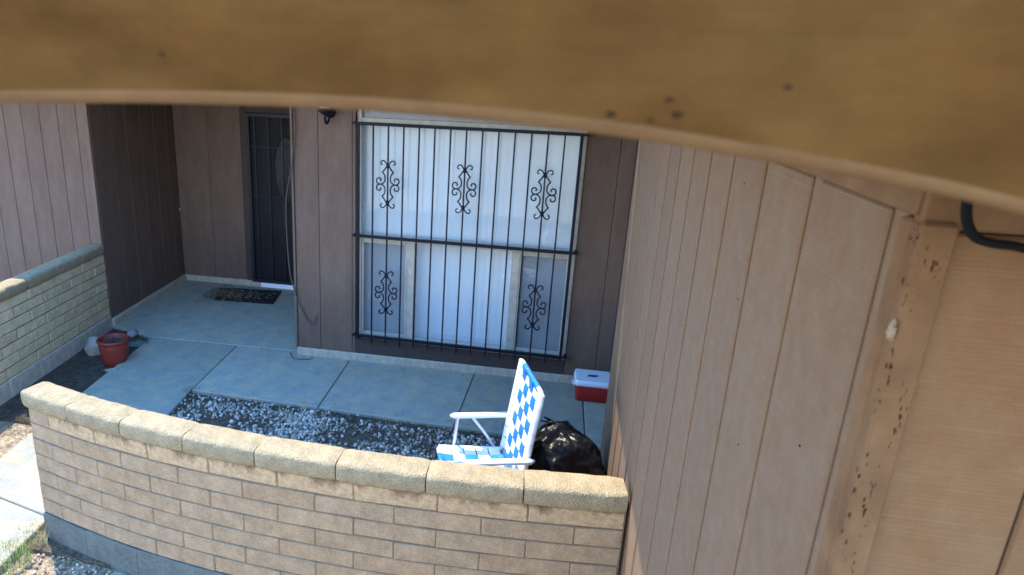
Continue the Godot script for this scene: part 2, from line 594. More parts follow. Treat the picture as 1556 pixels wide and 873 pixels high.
# ------------------------------------------------------------------ ground
func build_ground() -> void:
	var st := begin()
	quad(st, Vector3(-150, 0, -150), Vector3(150, 0, -150), Vector3(150, 0, 150), Vector3(-150, 0, 150))
	var g := put(self, "ground", finish(st), M.sand, Transform3D(Basis(), Vector3(0, -0.055, 0)))
	g.set_meta("kind", "structure")
	# planting beds
	var bed := put(self, "gravel_bed", slab_mesh([Vector2(-2.93, -4.70), Vector2(0.62, -4.72), Vector2(0.62, -2.6), Vector2(-2.82, -2.72)], -0.1, -0.030, 0.0), M.dirt)
	bed.set_meta("kind", "structure")
	var mul := put(self, "mulch_bed", slab_mesh([Vector2(-4.62, -5.90), Vector2(-3.90, -5.72), Vector2(-3.70, -4.2), Vector2(-3.66, -3.95), Vector2(-4.35, -3.95)], -0.1, -0.034, 0.0), M.soil)
	mul.set_meta("kind", "structure")
	# the concrete: porch slab and walk, poured in panels with open joints
	var walk := Node3D.new()
	walk.name = "path"
	walk.set_meta("kind", "structure")
	add_child(walk)
	var g2 := 0.004
	put(walk, "concrete_slab", slab_mesh([Vector2(-4.78, -7.75), Vector2(-2.2, -7.75), Vector2(-2.2, -5.757), Vector2(-3.93, -5.697), Vector2(-4.62, -5.91)], -0.12, 0.0), M.concrete[0])
	put(walk, "concrete_slab", slab_mesh([Vector2(-3.925, -5.690), Vector2(-3.0 - g2, -5.722), Vector2(-2.92 - g2, -4.73), Vector2(-2.86, -4.2), Vector2(-2.84, -2.955 - g2), Vector2(-3.56, -3.115 - g2), Vector2(-3.66, -3.65), Vector2(-3.76, -4.42)], -0.12, -0.001), M.concrete[1])
	put(walk, "concrete_slab", slab_mesh([Vector2(-2.84, -2.955 + g2), Vector2(-3.56, -3.115 + g2), Vector2(-3.42, -1.6), Vector2(-2.69, -1.5)], -0.12, 0.0), M.concrete[1])
	put(walk, "concrete_slab", slab_mesh([Vector2(-3.0 + g2, -5.722), Vector2(-2.34, -5.744), Vector2(-2.34, -5.70), Vector2(-1.806 - g2, -5.70), Vector2(-1.768 - g2, -4.69), Vector2(-2.92 + g2, -4.72)], -0.12, 0.0), M.concrete[2])
	put(walk, "concrete_slab", slab_mesh([Vector2(-1.806 + g2, -5.70), Vector2(-0.59 - g2, -5.70), Vector2(-0.625 - g2, -4.655), Vector2(-1.768 + g2, -4.69)], -0.12, -0.001), M.concrete[0])
	put(walk, "concrete_slab", slab_mesh([Vector2(-0.59 + g2, -5.70), Vector2(0.40 - g2, -5.72), Vector2(0.40 - g2, -4.63), Vector2(-0.625 + g2, -4.655)], -0.12, 0.0), M.concrete[1])
	put(walk, "concrete_slab", slab_mesh([Vector2(0.40 + g2, -5.72), Vector2(3.0, -5.75), Vector2(3.0, -4.58), Vector2(0.40 + g2, -4.63)], -0.12, 0.0), M.concrete[2])

# ------------------------------------------------------------------ siding
# boards from a to b (local x), between grooves at distances cuts, heights y0 to y1
func siding(parent: Node, a: Vector3, b: Vector3, cuts: Array, y0: float, y1: float, mats: Array, depth := 0.018, back := 0.12) -> void:
	var tf := along(a, b)
	var gap := 0.0038
	for i in cuts.size() - 1:
		var w: float = cuts[i + 1] - cuts[i] - gap
		var st := begin()
		add_box(st, Vector3(w, y1 - y0, depth), 0.0035, Transform3D(Basis(), Vector3(0, 0, 0)))
		put(parent, "siding_board", finish(st), mats[rng.randi() % mats.size()], tf * Transform3D(Basis(), Vector3((cuts[i] + cuts[i + 1]) * 0.5, (y0 + y1) * 0.5, -depth * 0.5 + rng.randf_range(-0.0008, 0.0008))))
	var w2: float = cuts[-1] - cuts[0] - 0.044
	put(parent, "wall", box_mesh(Vector3(w2, y1 - y0 - 0.002, back), 0.001), M.siding_dark, tf * Transform3D(Basis(), Vector3((cuts[0] + cuts[-1]) * 0.5, (y0 + y1) * 0.5, -depth - back * 0.5 + 0.011)))

func steps(from: float, to: float, first: float, step: float) -> Array:
	var out := [from]
	var v := first
	while v < to - 0.03:
		if v > from + 0.03:
			out.append(v)
		v += step
	out.append(to)
	return out

func build_house() -> void:
	var h := thing("house", "brown house with vertical groove siding, recessed entry and large front window", "house")
	var top := 2.66
	# wall with the window, x measured from its left corner
	var A := Vector3(-2.331, 0, back_z(-2.331))
	var B := Vector3(3.2, 0, back_z(3.2))
	var x0 := -2.331
	var wl := -1.752 - x0
	var wr := 0.222 - x0
	siding(h, A, B, [0.0, -2.10 - x0, -1.785 - x0, wl], 0.076, top, M.siding)
	siding(h, A, B, [wr, 0.50 - x0, 0.80 - x0, 1.1 - x0, 1.4 - x0, 3.2 - x0], 0.076, top, M.siding)
	siding(h, A, B, [wl, wr], 0.076, 0.225, [M.siding_dark])  # dark board below the window, the shade there painted into its colour
	siding(h, Vector3(0.74, 0, -4.52), Vector3(0.74, 0, -5.70), [0.0, 0.3, 0.6, 0.9, 1.17], 0.0, top, [M.siding[1]])  # added return wall, unseen, closes the passage to keep skylight off the window wall
	# alcove: right side, door wall, left side
	siding(h, Vector3(-2.331, 0, -7.75), A + Vector3(0, 0, -0.001), [0.0, 0.4, 0.7, 1.0, 1.3, 1.6, 2.05], 0.076, top, M.siding)
	var D := Vector3(-4.659, 0, -7.577)
	var E := Vector3(-2.35, 0, -7.604)
	siding(h, D, E, [0.0, 0.44, 0.874], 0.076, top, M.siding)
	siding(h, D, E, [1.94, 2.30], 0.076, top, M.siding)
	siding(h, D, E, [0.874, 1.94], 2.25, top, [M.siding[0]])
	var F := Vector3(-4.500, 0, -5.874)
	siding(h, F, D, [0.0, 0.357, 0.632, 0.931, 1.225, 1.525, 1.71], 0.076, top, [M.siding[0], M.siding[1], M.siding[3]])
	# left wing
	var L := Vector3(-9.0, 0, -5.874)
	var cuts := [0.0]
	var v := 0.5
	while v < 4.4:
		cuts.append(v)
		v += 0.203
	cuts.append(4.497)
	siding(h, L, F, cuts, 0.076, top, M.siding)
	# corner boards
	put(h, "corner_trim", box_mesh(Vector3(0.045, top - 0.08, 0.022), 0.003), M.siding[2], Transform3D(Basis(), Vector3(-4.5235, 0.5 * top + 0.04, -5.863)))
	put(h, "corner_trim", box_mesh(Vector3(0.022, top - 0.08, 0.05), 0.003), M.siding[2], Transform3D(Basis(), Vector3(-2.343, 0.5 * top + 0.04, -5.690)))
	# foundation curb that shows below the siding
	var fd := begin()
	for q in [[A + Vector3(-0.012, 0, 0), B, 0.008], [D, E, 0.012], [F, D, 0.030], [Vector3(-2.331, 0, -7.6), A, 0.006], [L, F, 0.01]]:
		var tf := along(q[0], q[1])
		var len: float = (q[1] - q[0]).length()
		add_box(fd, Vector3(len, 0.17, 0.1), 0.01, tf * Transform3D(Basis(), Vector3(len * 0.5, -0.010, -0.05 + q[2])))
	put(h, "foundation", finish(fd), M.curb)
	# roof slabs: they throw the shade on the porch
	put(h, "roof", box_mesh(Vector3(6.0, 0.22, 7.38), 0.01), M.soffit, Transform3D(Basis(), Vector3(0.5, 2.79, -8.31)))
	put(h, "roof", box_mesh(Vector3(2.400, 0.22, 7.020), 0.01), M.soffit, Transform3D(Basis(), Vector3(-3.700, 2.79, -8.4900)))
	put(h, "roof", box_mesh(Vector3(5.600, 0.22, 6.710), 0.01), M.soffit, Transform3D(Basis(), Vector3(-7.700, 2.79, -8.6450)))
	# the house closes behind
	put(h, "wall", box_mesh(Vector3(14.0, 2.9, 0.2), 0.01), M.siding_dark, Transform3D(Basis(), Vector3(-3.5, 1.45, -11.9)))
	put(h, "wall", box_mesh(Vector3(0.2, 2.66, 6.0), 0.01), M.siding_dark, Transform3D(Basis(), Vector3(3.3, 1.33, -8.8)))
	put(h, "wall", box_mesh(Vector3(0.2, 2.66, 6.0), 0.01), M.siding_dark, Transform3D(Basis(), Vector3(-9.1, 1.33, -8.9)))
	build_window(h)
	build_door(h)

func bar(st: SurfaceTool, x0: float, x1: float, y0: float, y1: float, z0: float, z1: float, bevel := 0.004) -> void:
	add_box(st, Vector3(x1 - x0, y1 - y0, z1 - z0), bevel, Transform3D(Basis(), Vector3((x0 + x1) * 0.5, (y0 + y1) * 0.5, (z0 + z1) * 0.5)))

func bar_part(parent: Node, called: String, x0: float, x1: float, y0: float, y1: float, z0: float, z1: float, mat: Material, bevel := 0.004) -> MeshInstance3D:
	return put(parent, called, box_mesh(Vector3(x1 - x0, y1 - y0, z1 - z0), bevel), mat, Transform3D(Basis(), Vector3((x0 + x1) * 0.5, (y0 + y1) * 0.5, (z0 + z1) * 0.5)))

func build_window(h: Node3D) -> void:
	var w := Node3D.new()
	w.name = "window"
	h.add_child(w)
	w.set_meta("label", "large cream framed window with white curtains")
	w.transform = Transform3D(Basis(Vector3.UP, -AB * -1.0), Vector3(0, 0, ZB))
	var x0 := -1.752
	var x1 := 0.222
	var yb := 0.225
	var yt := 2.655
	var f := 0.042
	bar_part(w, "frame", x0, x0 + f, yb, yt, -0.09, 0.006, M.frame)
	bar_part(w, "frame", x1 - f, x1, yb, yt, -0.09, 0.006, M.frame)
	bar_part(w, "sill", x0 + f, x1 - f, yb, yb + f, -0.09, 0.012, M.frame)
	bar_part(w, "frame", x0 + f, x1 - f, 2.245, 2.285, -0.09, 0.004, M.frame)
	bar_part(w, "frame", x0 + f, x1 - f, 1.195, 1.245, -0.09, 0.004, M.frame)
	# mullions of the lower lights: sash stiles beside the posts
	for m in [[-1.272, -1.205], [-0.325, -0.252]]:
		bar_part(w, "mullion", m[0], m[1], yb + f, 1.195, -0.085, 0.002, M.frame)
	for s in [[x0 + f, -1.272], [-0.252, x1 - f]]:
		var st := begin()
		bar(st, s[0], s[0] + 0.022, yb + f, 1.195, -0.05, -0.004)
		bar(st, s[1] - 0.022, s[1], yb + f, 1.195, -0.05, -0.004)
		bar(st, s[0] + 0.022, s[1] - 0.022, yb + f, yb + f + 0.026, -0.05, -0.004)
		bar(st, s[0] + 0.022, s[1] - 0.022, 1.166, 1.195, -0.05, -0.004)
		put(w, "sash", finish(st), M.frame)
	for p in [[x0 + f + 0.022, -1.272 - 0.022, yb + f + 0.026, 1.166], [-1.205, -0.325, yb + f, 1.195], [-0.252 + 0.022, x1 - f - 0.022, yb + f + 0.026, 1.166], [x0 + f, x1 - f, 1.245, 2.245], [x0 + f, x1 - f, 2.285, yt]]:
		bar_part(w, "pane", p[0], p[1], p[2], p[3], -0.040, -0.036, M.glass, 0.0002)
	# insect screens stand before the two side lights
	for p in [[x0 + f + 0.022, -1.272 - 0.022], [-0.252 + 0.022, x1 - f - 0.022]]:
		bar_part(w, "insect_screen", p[0], p[1], yb + f + 0.026, 1.166, -0.0205, -0.0200, M.screen_mesh, 0.0)
	# drapes hang in folds behind the glass
	for part in [[x0 - 0.1, x1 + 0.1, 0.16, 2.28]]:
		var st := begin()
		var n := 420
		var nz := noise(91, 1.1, 2)
		var prev := Vector3.ZERO
		for i in n + 1:
			var x: float = lerp(part[0], part[1], float(i) / n)
			var ph := x * 21.0 + nz.get_noise_1d(x * 1.3) * 5.0
			var z := -0.150 + 0.004 * sin(ph) + 0.0025 * sin(ph * 2.3 + 1.0) + 0.008 * nz.get_noise_1d(x * 4.0)
			var c := Vector3(x, 0, z)
			if i > 0:
				quad(st, prev + Vector3(0, part[2], 0), prev + Vector3(0, part[3], 0), c + Vector3(0, part[3], 0), c + Vector3(0, part[2], 0), 1)
			prev = c
		put(w, "curtain", finish(st), M.curtain)
	# the dim room behind
	var rm := begin()
	bar(rm, x0 - 0.2, x1 + 0.2, 0.0, 2.66, -1.5, -1.45)
	put(w, "room_wall", finish(rm), M.siding_dark)

func build_door(h: Node3D) -> void:
	var d := Node3D.new()
	d.name = "door"
	d.set_meta("label", "dark front door with an oval glass behind a barred security door")
	d.position = Vector3(-3.252, 0, -7.594)
	h.add_child(d)
	var hw := 0.455
	bar_part(d, "door_leaf", -hw, hw, 0.06, 2.17, -0.10, -0.06, M.door)
	# leaf mouldings
	for p in [[-0.33, 0.33, 0.25, 0.75], [-0.33, 0.33, 0.92, 2.03]]:
		var st := begin()
		bar(st, p[0], p[1], p[2], p[2] + 0.025, -0.062, -0.050)
		bar(st, p[0], p[1], p[3] - 0.025, p[3], -0.062, -0.050)
		bar(st, p[0], p[0] + 0.025, p[2] + 0.025, p[3] - 0.025, -0.062, -0.050)
		bar(st, p[1] - 0.025, p[1], p[2] + 0.025, p[3] - 0.025, -0.062, -0.050)
		put(d, "moulding", finish(st), M.door)
	# oval light with leaded curves
	var oc := Vector3(0.015, 1.50, -0.052)
	var ring := []
	for i in 33:
		var a := TAU * i / 32
		ring.append(oc + Vector3(cos(a) * 0.155, sin(a) * 0.40, 0.008))
	put(d, "oval_frame", tube_mesh(PackedVector3Array(ring), 0.014, -1.0, 8), M.door)
	var ov := begin()
	for i in 32:
		var a := TAU * i / 32
		var b := TAU * (i + 1) / 32
		tri(ov, oc, oc + Vector3(cos(b) * 0.155, sin(b) * 0.40, 0), oc + Vector3(cos(a) * 0.155, sin(a) * 0.40, 0))
		var o2 := oc + Vector3(0, 0, -0.006)
		tri(ov, o2, o2 + Vector3(cos(a) * 0.155, sin(a) * 0.40, 0), o2 + Vector3(cos(b) * 0.155, sin(b) * 0.40, 0))
	put(d, "oval_glass", finish(ov), M.oval)
	var ld := begin()
	for s in [-1, 1]:
		add_tube(ld, smooth_path([oc + Vector3(0, 0.36, 0.004), oc + Vector3(s * 0.09, 0.20, 0.004), oc + Vector3(s * 0.03, 0.02, 0.004), oc + Vector3(s * 0.10, -0.14, 0.004), oc + Vector3(0, -0.34, 0.004)]), 0.004, -1.0, 5)
		add_tube(ld, smooth_path([oc + Vector3(s * 0.145, 0.06, 0.004), oc + Vector3(s * 0.05, -0.02, 0.004), oc + Vector3(s * 0.02, -0.12, 0.004)]), 0.004, -1.0, 5)
	add_tube(ld, PackedVector3Array([oc + Vector3(-0.15, 0.09, 0.004), oc + Vector3(0.15, 0.09, 0.004)]), 0.004, -1.0, 5)
	put(d, "lead_lines", finish(ld), M.lead)
	# jambs and threshold
	bar_part(d, "door_jamb", -hw - 0.075, -hw, 0.03, 2.25, -0.11, 0.010, M.siding_dark)
	bar_part(d, "door_jamb", hw, hw + 0.075, 0.03, 2.25, -0.11, 0.010, M.siding_dark)
	bar_part(d, "door_jamb", -hw, hw, 2.17, 2.25, -0.11, 0.010, M.siding_dark)
	bar_part(d, "threshold", -hw + 0.12, hw, 0.004, 0.062, -0.12, 0.034, M.white)
	# security door: frame, bars, rails
	var fr := begin()
	bar(fr, -hw, -hw + 0.045, 0.062, 2.165, -0.005, 0.030)
	bar(fr, hw - 0.045, hw, 0.062, 2.165, -0.005, 0.030)
	bar(fr, -hw + 0.045, hw - 0.045, 0.062, 0.107, -0.005, 0.030)
	bar(fr, -hw + 0.045, hw - 0.045, 2.12, 2.165, -0.005, 0.030)
	put(d, "security_door", finish(fr), M.screen_iron)
	for x in [-0.348, -0.175, 0.0, 0.175, 0.348]:
		bar_part(d, "security_bar", x - 0.0085, x + 0.0085, 0.107, 2.12, 0.002, 0.019, M.screen_iron, 0.002)
	for y in [0.67, 1.18, 1.77]:
		bar_part(d, "security_rail", -hw + 0.045, hw - 0.045, y - 0.007, y + 0.007, 0.0035, 0.0175, M.screen_iron, 0.002)
	bar_part(d, "insect_screen", -hw + 0.04, hw - 0.04, 0.1, 2.13, -0.0045, -0.0040, M.door_screen, 0.0)
	put(d, "handle", tube_mesh(PackedVector3Array([Vector3(0.415, 1.0, 0.03), Vector3(0.415, 1.0, 0.075), Vector3(0.33, 1.0, 0.075)]), 0.009), M.brass)

# ------------------------------------------------------------------ the building on the right
func build_side_building() -> void:
	var b := thing("side_building", "tan rough sawn siding building close by on the right", "building")
	var far := -4.466
	var near := -0.824
	var P := Vector3(right_x(far), 0, far)
	var Q := Vector3(right_x(near), 0, near)
	var L := (Q - P).length()
	var cuts := []
	var z := -0.853
	while z > far + 0.06:
		cuts.append(L - (near - z) * 1.0003)
		z -= 0.295
	cuts.append(0.0)
	cuts.reverse()
	# local z of along() points away from the wall to the left of travel; travel far -> near puts it on the -x side when reversed
	siding_left(b, P, Q, cuts, 0.05, 2.492)
	# front wall, facing the camera
	var x := right_x(near)
	siding(b, Vector3(x, 0, near), Vector3(x + 4.0, 0, near), [0.038, 0.196, 0.49, 0.785, 1.08, 1.375, 4.0], 0.05, 2.478, M.front_siding)
	# the body behind the siding
	put(b, "wall", box_mesh(Vector3(3.5, 2.6, 3.30), 0.01), M.siding_dark, Transform3D(Basis(), Vector3(2.40, 1.33, -2.63)))
	# corner trim boards
	var tf := along(P, Q)
	put(b, "corner_trim", box_mesh(Vector3(0.040, 2.47, 0.022), 0.004), M.trim, Transform3D(Basis(), Vector3(x + 0.019, 1.255, near + 0.0055)))
	put(b, "corner_trim", box_mesh(Vector3(0.020, 2.47, 0.0285), 0.004), M.trim, Transform3D(Basis(), Vector3(x + 0.0075, 1.255, near - 0.0195)))
	# frieze boards under the eaves
	var fz := begin()
	add_box(fz, Vector3(L, 0.18, 0.02), 0.003)
	put(b, "frieze_board", finish(fz), M.trim, Transform3D(Basis(tf.basis.x, Vector3.UP, tf.basis.x.cross(Vector3.UP)), (P + Q) * 0.5 + Vector3(0.006, 2.584, 0)))
	put(b, "frieze_board", box_mesh(Vector3(4.0, 0.19, 0.02), 0.003), M.trim, Transform3D(Basis(), Vector3(x + 2.002, 2.5765, near - 0.003)))
	# roof with eaves over the near gravel
	put(b, "roof", box_mesh(Vector3(4.80, 0.2, 4.10), 0.01), M.soffit, Transform3D(Basis(), Vector3(2.25, 2.79, -2.455)))
	# beam right before the camera: a warped board with a paler lower edge
	var bm := thing("roof_beam", "thick brown painted beam across the top, close by and out of focus", "beam")
	var pts := [Vector2(-1.0, 2.570), Vector2(-0.6, 2.585), Vector2(-0.372, 2.595), Vector2(-0.242, 2.600), Vector2(-0.12, 2.601), Vector2(0.011, 2.595), Vector2(0.112, 2.584), Vector2(0.185, 2.574), Vector2(0.246, 2.563), Vector2(0.5, 2.510), Vector2(0.8, 2.44)]
	var curve := Curve2D.new()
	for i in pts.size():
		var a: Vector2 = pts[max(i - 1, 0)]
		var c: Vector2 = pts[min(i + 1, pts.size() - 1)]
		curve.add_point(pts[i], -(c - a) / 6.0, (c - a) / 6.0)
	var line := []
	for i in pts.size() - 1:
		for k in 6:
			line.append(curve.sample(i, k / 6.0))
	line.append(pts[-1])
	var s1 := begin()
	var s2 := begin()
	var zf := -0.400
	var zb := -0.445
	for i in line.size() - 1:
		var a: Vector2 = line[i]
		var c: Vector2 = line[i + 1]
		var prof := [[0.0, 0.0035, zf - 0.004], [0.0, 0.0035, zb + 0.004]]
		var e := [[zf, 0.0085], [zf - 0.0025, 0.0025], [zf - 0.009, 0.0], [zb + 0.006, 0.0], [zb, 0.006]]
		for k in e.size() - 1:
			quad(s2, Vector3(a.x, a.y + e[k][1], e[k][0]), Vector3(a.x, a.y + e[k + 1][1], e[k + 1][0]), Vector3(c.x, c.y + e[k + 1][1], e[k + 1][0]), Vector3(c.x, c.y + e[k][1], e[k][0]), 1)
		quad(s1, Vector3(a.x, a.y + 0.0085, zf), Vector3(c.x, c.y + 0.0085, zf), Vector3(c.x, 2.93, zf), Vector3(a.x, 2.93, zf))
		quad(s1, Vector3(a.x, a.y + 0.006, zb), Vector3(a.x, 2.93, zb), Vector3(c.x, 2.93, zb), Vector3(c.x, c.y + 0.006, zb))
		quad(s1, Vector3(a.x, 2.93, zf), Vector3(c.x, 2.93, zf), Vector3(c.x, 2.93, zb), Vector3(a.x, 2.93, zb))
	for q in [line[0], line[-1]]:
		quad(s1, Vector3(q.x, q.y, zf), Vector3(q.x, 2.93, zf), Vector3(q.x, 2.93, zb), Vector3(q.x, q.y, zb))
	put(bm, "beam_board", finish(s1), M.beam)
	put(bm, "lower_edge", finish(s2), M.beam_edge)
	for kn in [[0.118, 2.624, 0.0030], [0.058, 2.615, 0.0035], [0.027, 2.606, 0.0042], [0.063, 2.607, 0.0045], [0.049, 2.6035, 0.003], [-0.25, 2.63, 0.003]]:
		put(bm, "knot", stone_mesh(Vector3(kn[2] * 0.7, kn[2] * 0.4, 0.0006), int(kn[0] * 1000) + 300, 0.5), M.bare, Transform3D(Basis(), Vector3(kn[0], kn[1], zf)))
	# overlapping upper board at the right
	put(bm, "upper_board", box_mesh(Vector3(0.9, 0.22, 0.02), 0.003), M.beam, Transform3D(Basis(Vector3.BACK, -0.30), Vector3(0.62, 2.745, zf + 0.012)))
	# chipped paint and nail heads by the corner
	var ch := begin()
	var spots := [[0.396, 2.483, 0.004], [0.400, 2.474, 0.003], [0.3965, 2.466, 0.003], [0.404, 2.455, 0.002], [0.412, 2.452, 0.003], [0.425, 2.44, 0.004], [0.428, 2.447, 0.003], [0.398, 2.425, 0.003], [0.436, 2.43, 0.002], [0.400, 2.405, 0.003], [0.412, 2.40, 0.002], [0.404, 2.335, 0.005], [0.4065, 2.30, 0.004], [0.402, 2.27, 0.003], [0.428, 2.285, 0.004], [0.432, 2.255, 0.006], [0.429, 2.225, 0.004], [0.408, 2.20, 0.004], [0.403, 2.16, 0.005], [0.421, 2.17, 0.004], [0.418, 2.13, 0.006], [0.402, 2.10, 0.004], [0.424, 2.09, 0.003], [0.409, 2.06, 0.003], [0.42, 2.04, 0.004], [0.462, 2.365, 0.002], [0.490, 2.30, 0.002], [0.447, 2.273, 0.004], [0.466, 2.14, 0.003], [0.500, 2.21, 0.002], [0.452, 2.10, 0.003], [0.4465, 2.39, 0.003]]
	for s in spots:
		for k in 5:
			var zf2 := near + (0.0165 if s[0] < x + 0.037 else 0.0)
			var o := Vector3(s[0] + rng.randf_range(-0.004, 0.004), s[1] + rng.randf_range(-0.018, 0.018), zf2)
			add_blob(ch, o, Vector3(s[2] * rng.randf_range(0.08, 0.30), s[2] * rng.randf_range(0.15, 1.3), 0.0006))
	var chips := put(b, "chipped_paint", finish(ch), M.bare)
	chips.set_meta("kind", "stuff")
	for n in [[-1.0, 2.10], [-1.5, 2.18], [-1.62, 2.42], [-2.1, 1.9], [-1.3, 1.93], [-2.6, 2.1]]:
		put(b, "nail", stone_mesh(Vector3(0.0010, 0.0022, 0.0022), int(n[1] * 100)), M.bare, Transform3D(Basis(), Vector3(right_x(n[0]) - 0.0005, n[1], n[0])))

func add_blob(st: SurfaceTool, o: Vector3, r: Vector3) -> void:
	var n := 7
	var k := []
	for i in n:
		var a := TAU * i / n
		k.append(o + Vector3(cos(a) * r.x, sin(a) * r.y, 0) * rng.randf_range(0.6, 1.3))
	for i in n:
		tri(st, o + Vector3(0, 0, r.z), k[(i + 1) % n], k[i], 1)

# siding whose outer face looks to the -x side while a -> b runs towards the camera
func siding_left(parent: Node, a: Vector3, b: Vector3, cuts: Array, y0: float, y1: float) -> void:
	var x := (b - a).normalized()
	var out := -x.cross(Vector3.UP)
	if out.x > 0.0:
		out = -out
	var gap := 0.006
	var depth := 0.018
	for i in cuts.size() - 1:
		var w: float = cuts[i + 1] - cuts[i] - gap
		var c: Vector3 = a + x * ((cuts[i] + cuts[i + 1]) * 0.5) + Vector3.UP * (y0 + y1) * 0.5 - out * (depth * 0.5 + rng.randf_range(0.0, 0.0012))
		var st := begin()
		var lip := 0.038
		add_box(st, Vector3(depth, y1 - y0, w - lip), 0.0035, Transform3D(Basis(), Vector3(0, 0, lip * 0.5)))
		add_box(st, Vector3(depth - 0.0065, y1 - y0 - 0.001, lip + 0.01), 0.001, Transform3D(Basis(), Vector3(-0.00325, 0, -w * 0.5 + lip * 0.5 + 0.005)))
		put(parent, "siding_board", finish(st), M.near_siding[rng.randi() % 4], Transform3D(Basis(out, Vector3.UP, out.cross(Vector3.UP)), c))
	var L: float = cuts[-1]
	put(parent, "wall", box_mesh(Vector3(0.1, y1 - y0 - 0.002, L), 0.001), M.siding_dark, Transform3D(Basis(out, Vector3.UP, out.cross(Vector3.UP)), a + x * L * 0.5 + Vector3.UP * (y0 + y1) * 0.5 - out * 0.062))

# ------------------------------------------------------------------ garden walls
func block_mesh(l: float, hgt: float, d: float) -> ArrayMesh:
	return box_mesh(Vector3(l, hgt, d), 0.0045, 0.0018)

# a block whose front face carries its own picture
func uv_block(l: float, hgt: float, d: float) -> ArrayMesh:
	var st := begin()
	add_box(st, Vector3(l, hgt, d), 0.006, Transform3D(), 0.0022)
	var mesh := finish(st)
	var arr := mesh.surface_get_arrays(0)
	var uv := PackedVector2Array()
	for v in arr[Mesh.ARRAY_VERTEX]:
		uv.append(Vector2(clamp(v.x / l + 0.5, 0.01, 0.99), clamp(0.5 - v.y / hgt, 0.01, 0.99)))
	arr[Mesh.ARRAY_TEX_UV] = uv
	var m2 := ArrayMesh.new()
	m2.add_surface_from_arrays(Mesh.PRIMITIVE_TRIANGLES, arr)
	return m2

# a coping stone: slumped, rounded front, length along x, front towards +z at z = 0, bottom at y = 0
func coping_mesh(l: float, hgt: float, depth: float, sd: int) -> ArrayMesh:
	var nz := noise(sd, 1.0, 3)
	var prof := [Vector2(-0.014, 0.0), Vector2(-0.002, 0.003), Vector2(0.003, 0.016), Vector2(0.006, 0.038), Vector2(0.006, 0.064), Vector2(0.003, 0.080), Vector2(-0.004, 0.089), Vector2(-0.014, 0.0935), Vector2(-0.03, 0.0952), Vector2(-0.07, 0.096), Vector2(-depth + 0.016, 0.0955), Vector2(-depth + 0.003, 0.089), Vector2(-depth, 0.076), Vector2(-depth, 0.0)]
	var n := 14
	var st := begin()
	var pt := func(i: int, k: int) -> Vector3:
		var u := float(i) / n
		var p: Vector2 = prof[k]
		var e: float = min(u, 1.0 - u) * l
		var shrink: float = 0.005 * exp(-e / 0.007)
		var c := Vector2(-depth * 0.5, hgt * 0.5)
		var dq := (p - c).normalized()
		var b := nz.get_noise_3d(u * l * 22.0, p.y * 30.0, p.x * 24.0) * 0.0045
		var sag := -0.004 * sin(PI * u) if k < 4 else 0.0
		var q := p + dq * (b - shrink)
		return Vector3((u - 0.5) * l, q.y + sag, q.x)
	var m := prof.size()
	for i in n:
		for k in m:
			var k2 := (k + 1) % m
			quad(st, pt.call(i, k), pt.call(i + 1, k), pt.call(i + 1, k2), pt.call(i, k2), 1)
	for i in [0, n]:
		var c := Vector3((float(i) / n - 0.5) * l, hgt * 0.5, -depth * 0.5)
		for k in m:
			var a: Vector3 = pt.call(i, k)
			var b2: Vector3 = pt.call(i, (k + 1) % m)
			face(st, [c, a, b2], Vector3(0, hgt * 0.5, -depth * 0.5))
	return finish(st)

func frame_at(p: Callable, s0: float, s1: float) -> Transform3D:   # x from s1 (left) to s0 (right), z outwards
	var a: Vector3 = p.call(s1)
	var b: Vector3 = p.call(s0)
	var x := (b - a).normalized()
	return Transform3D(Basis(x, Vector3.UP, x.cross(Vector3.UP)), (a + b) * 0.5)

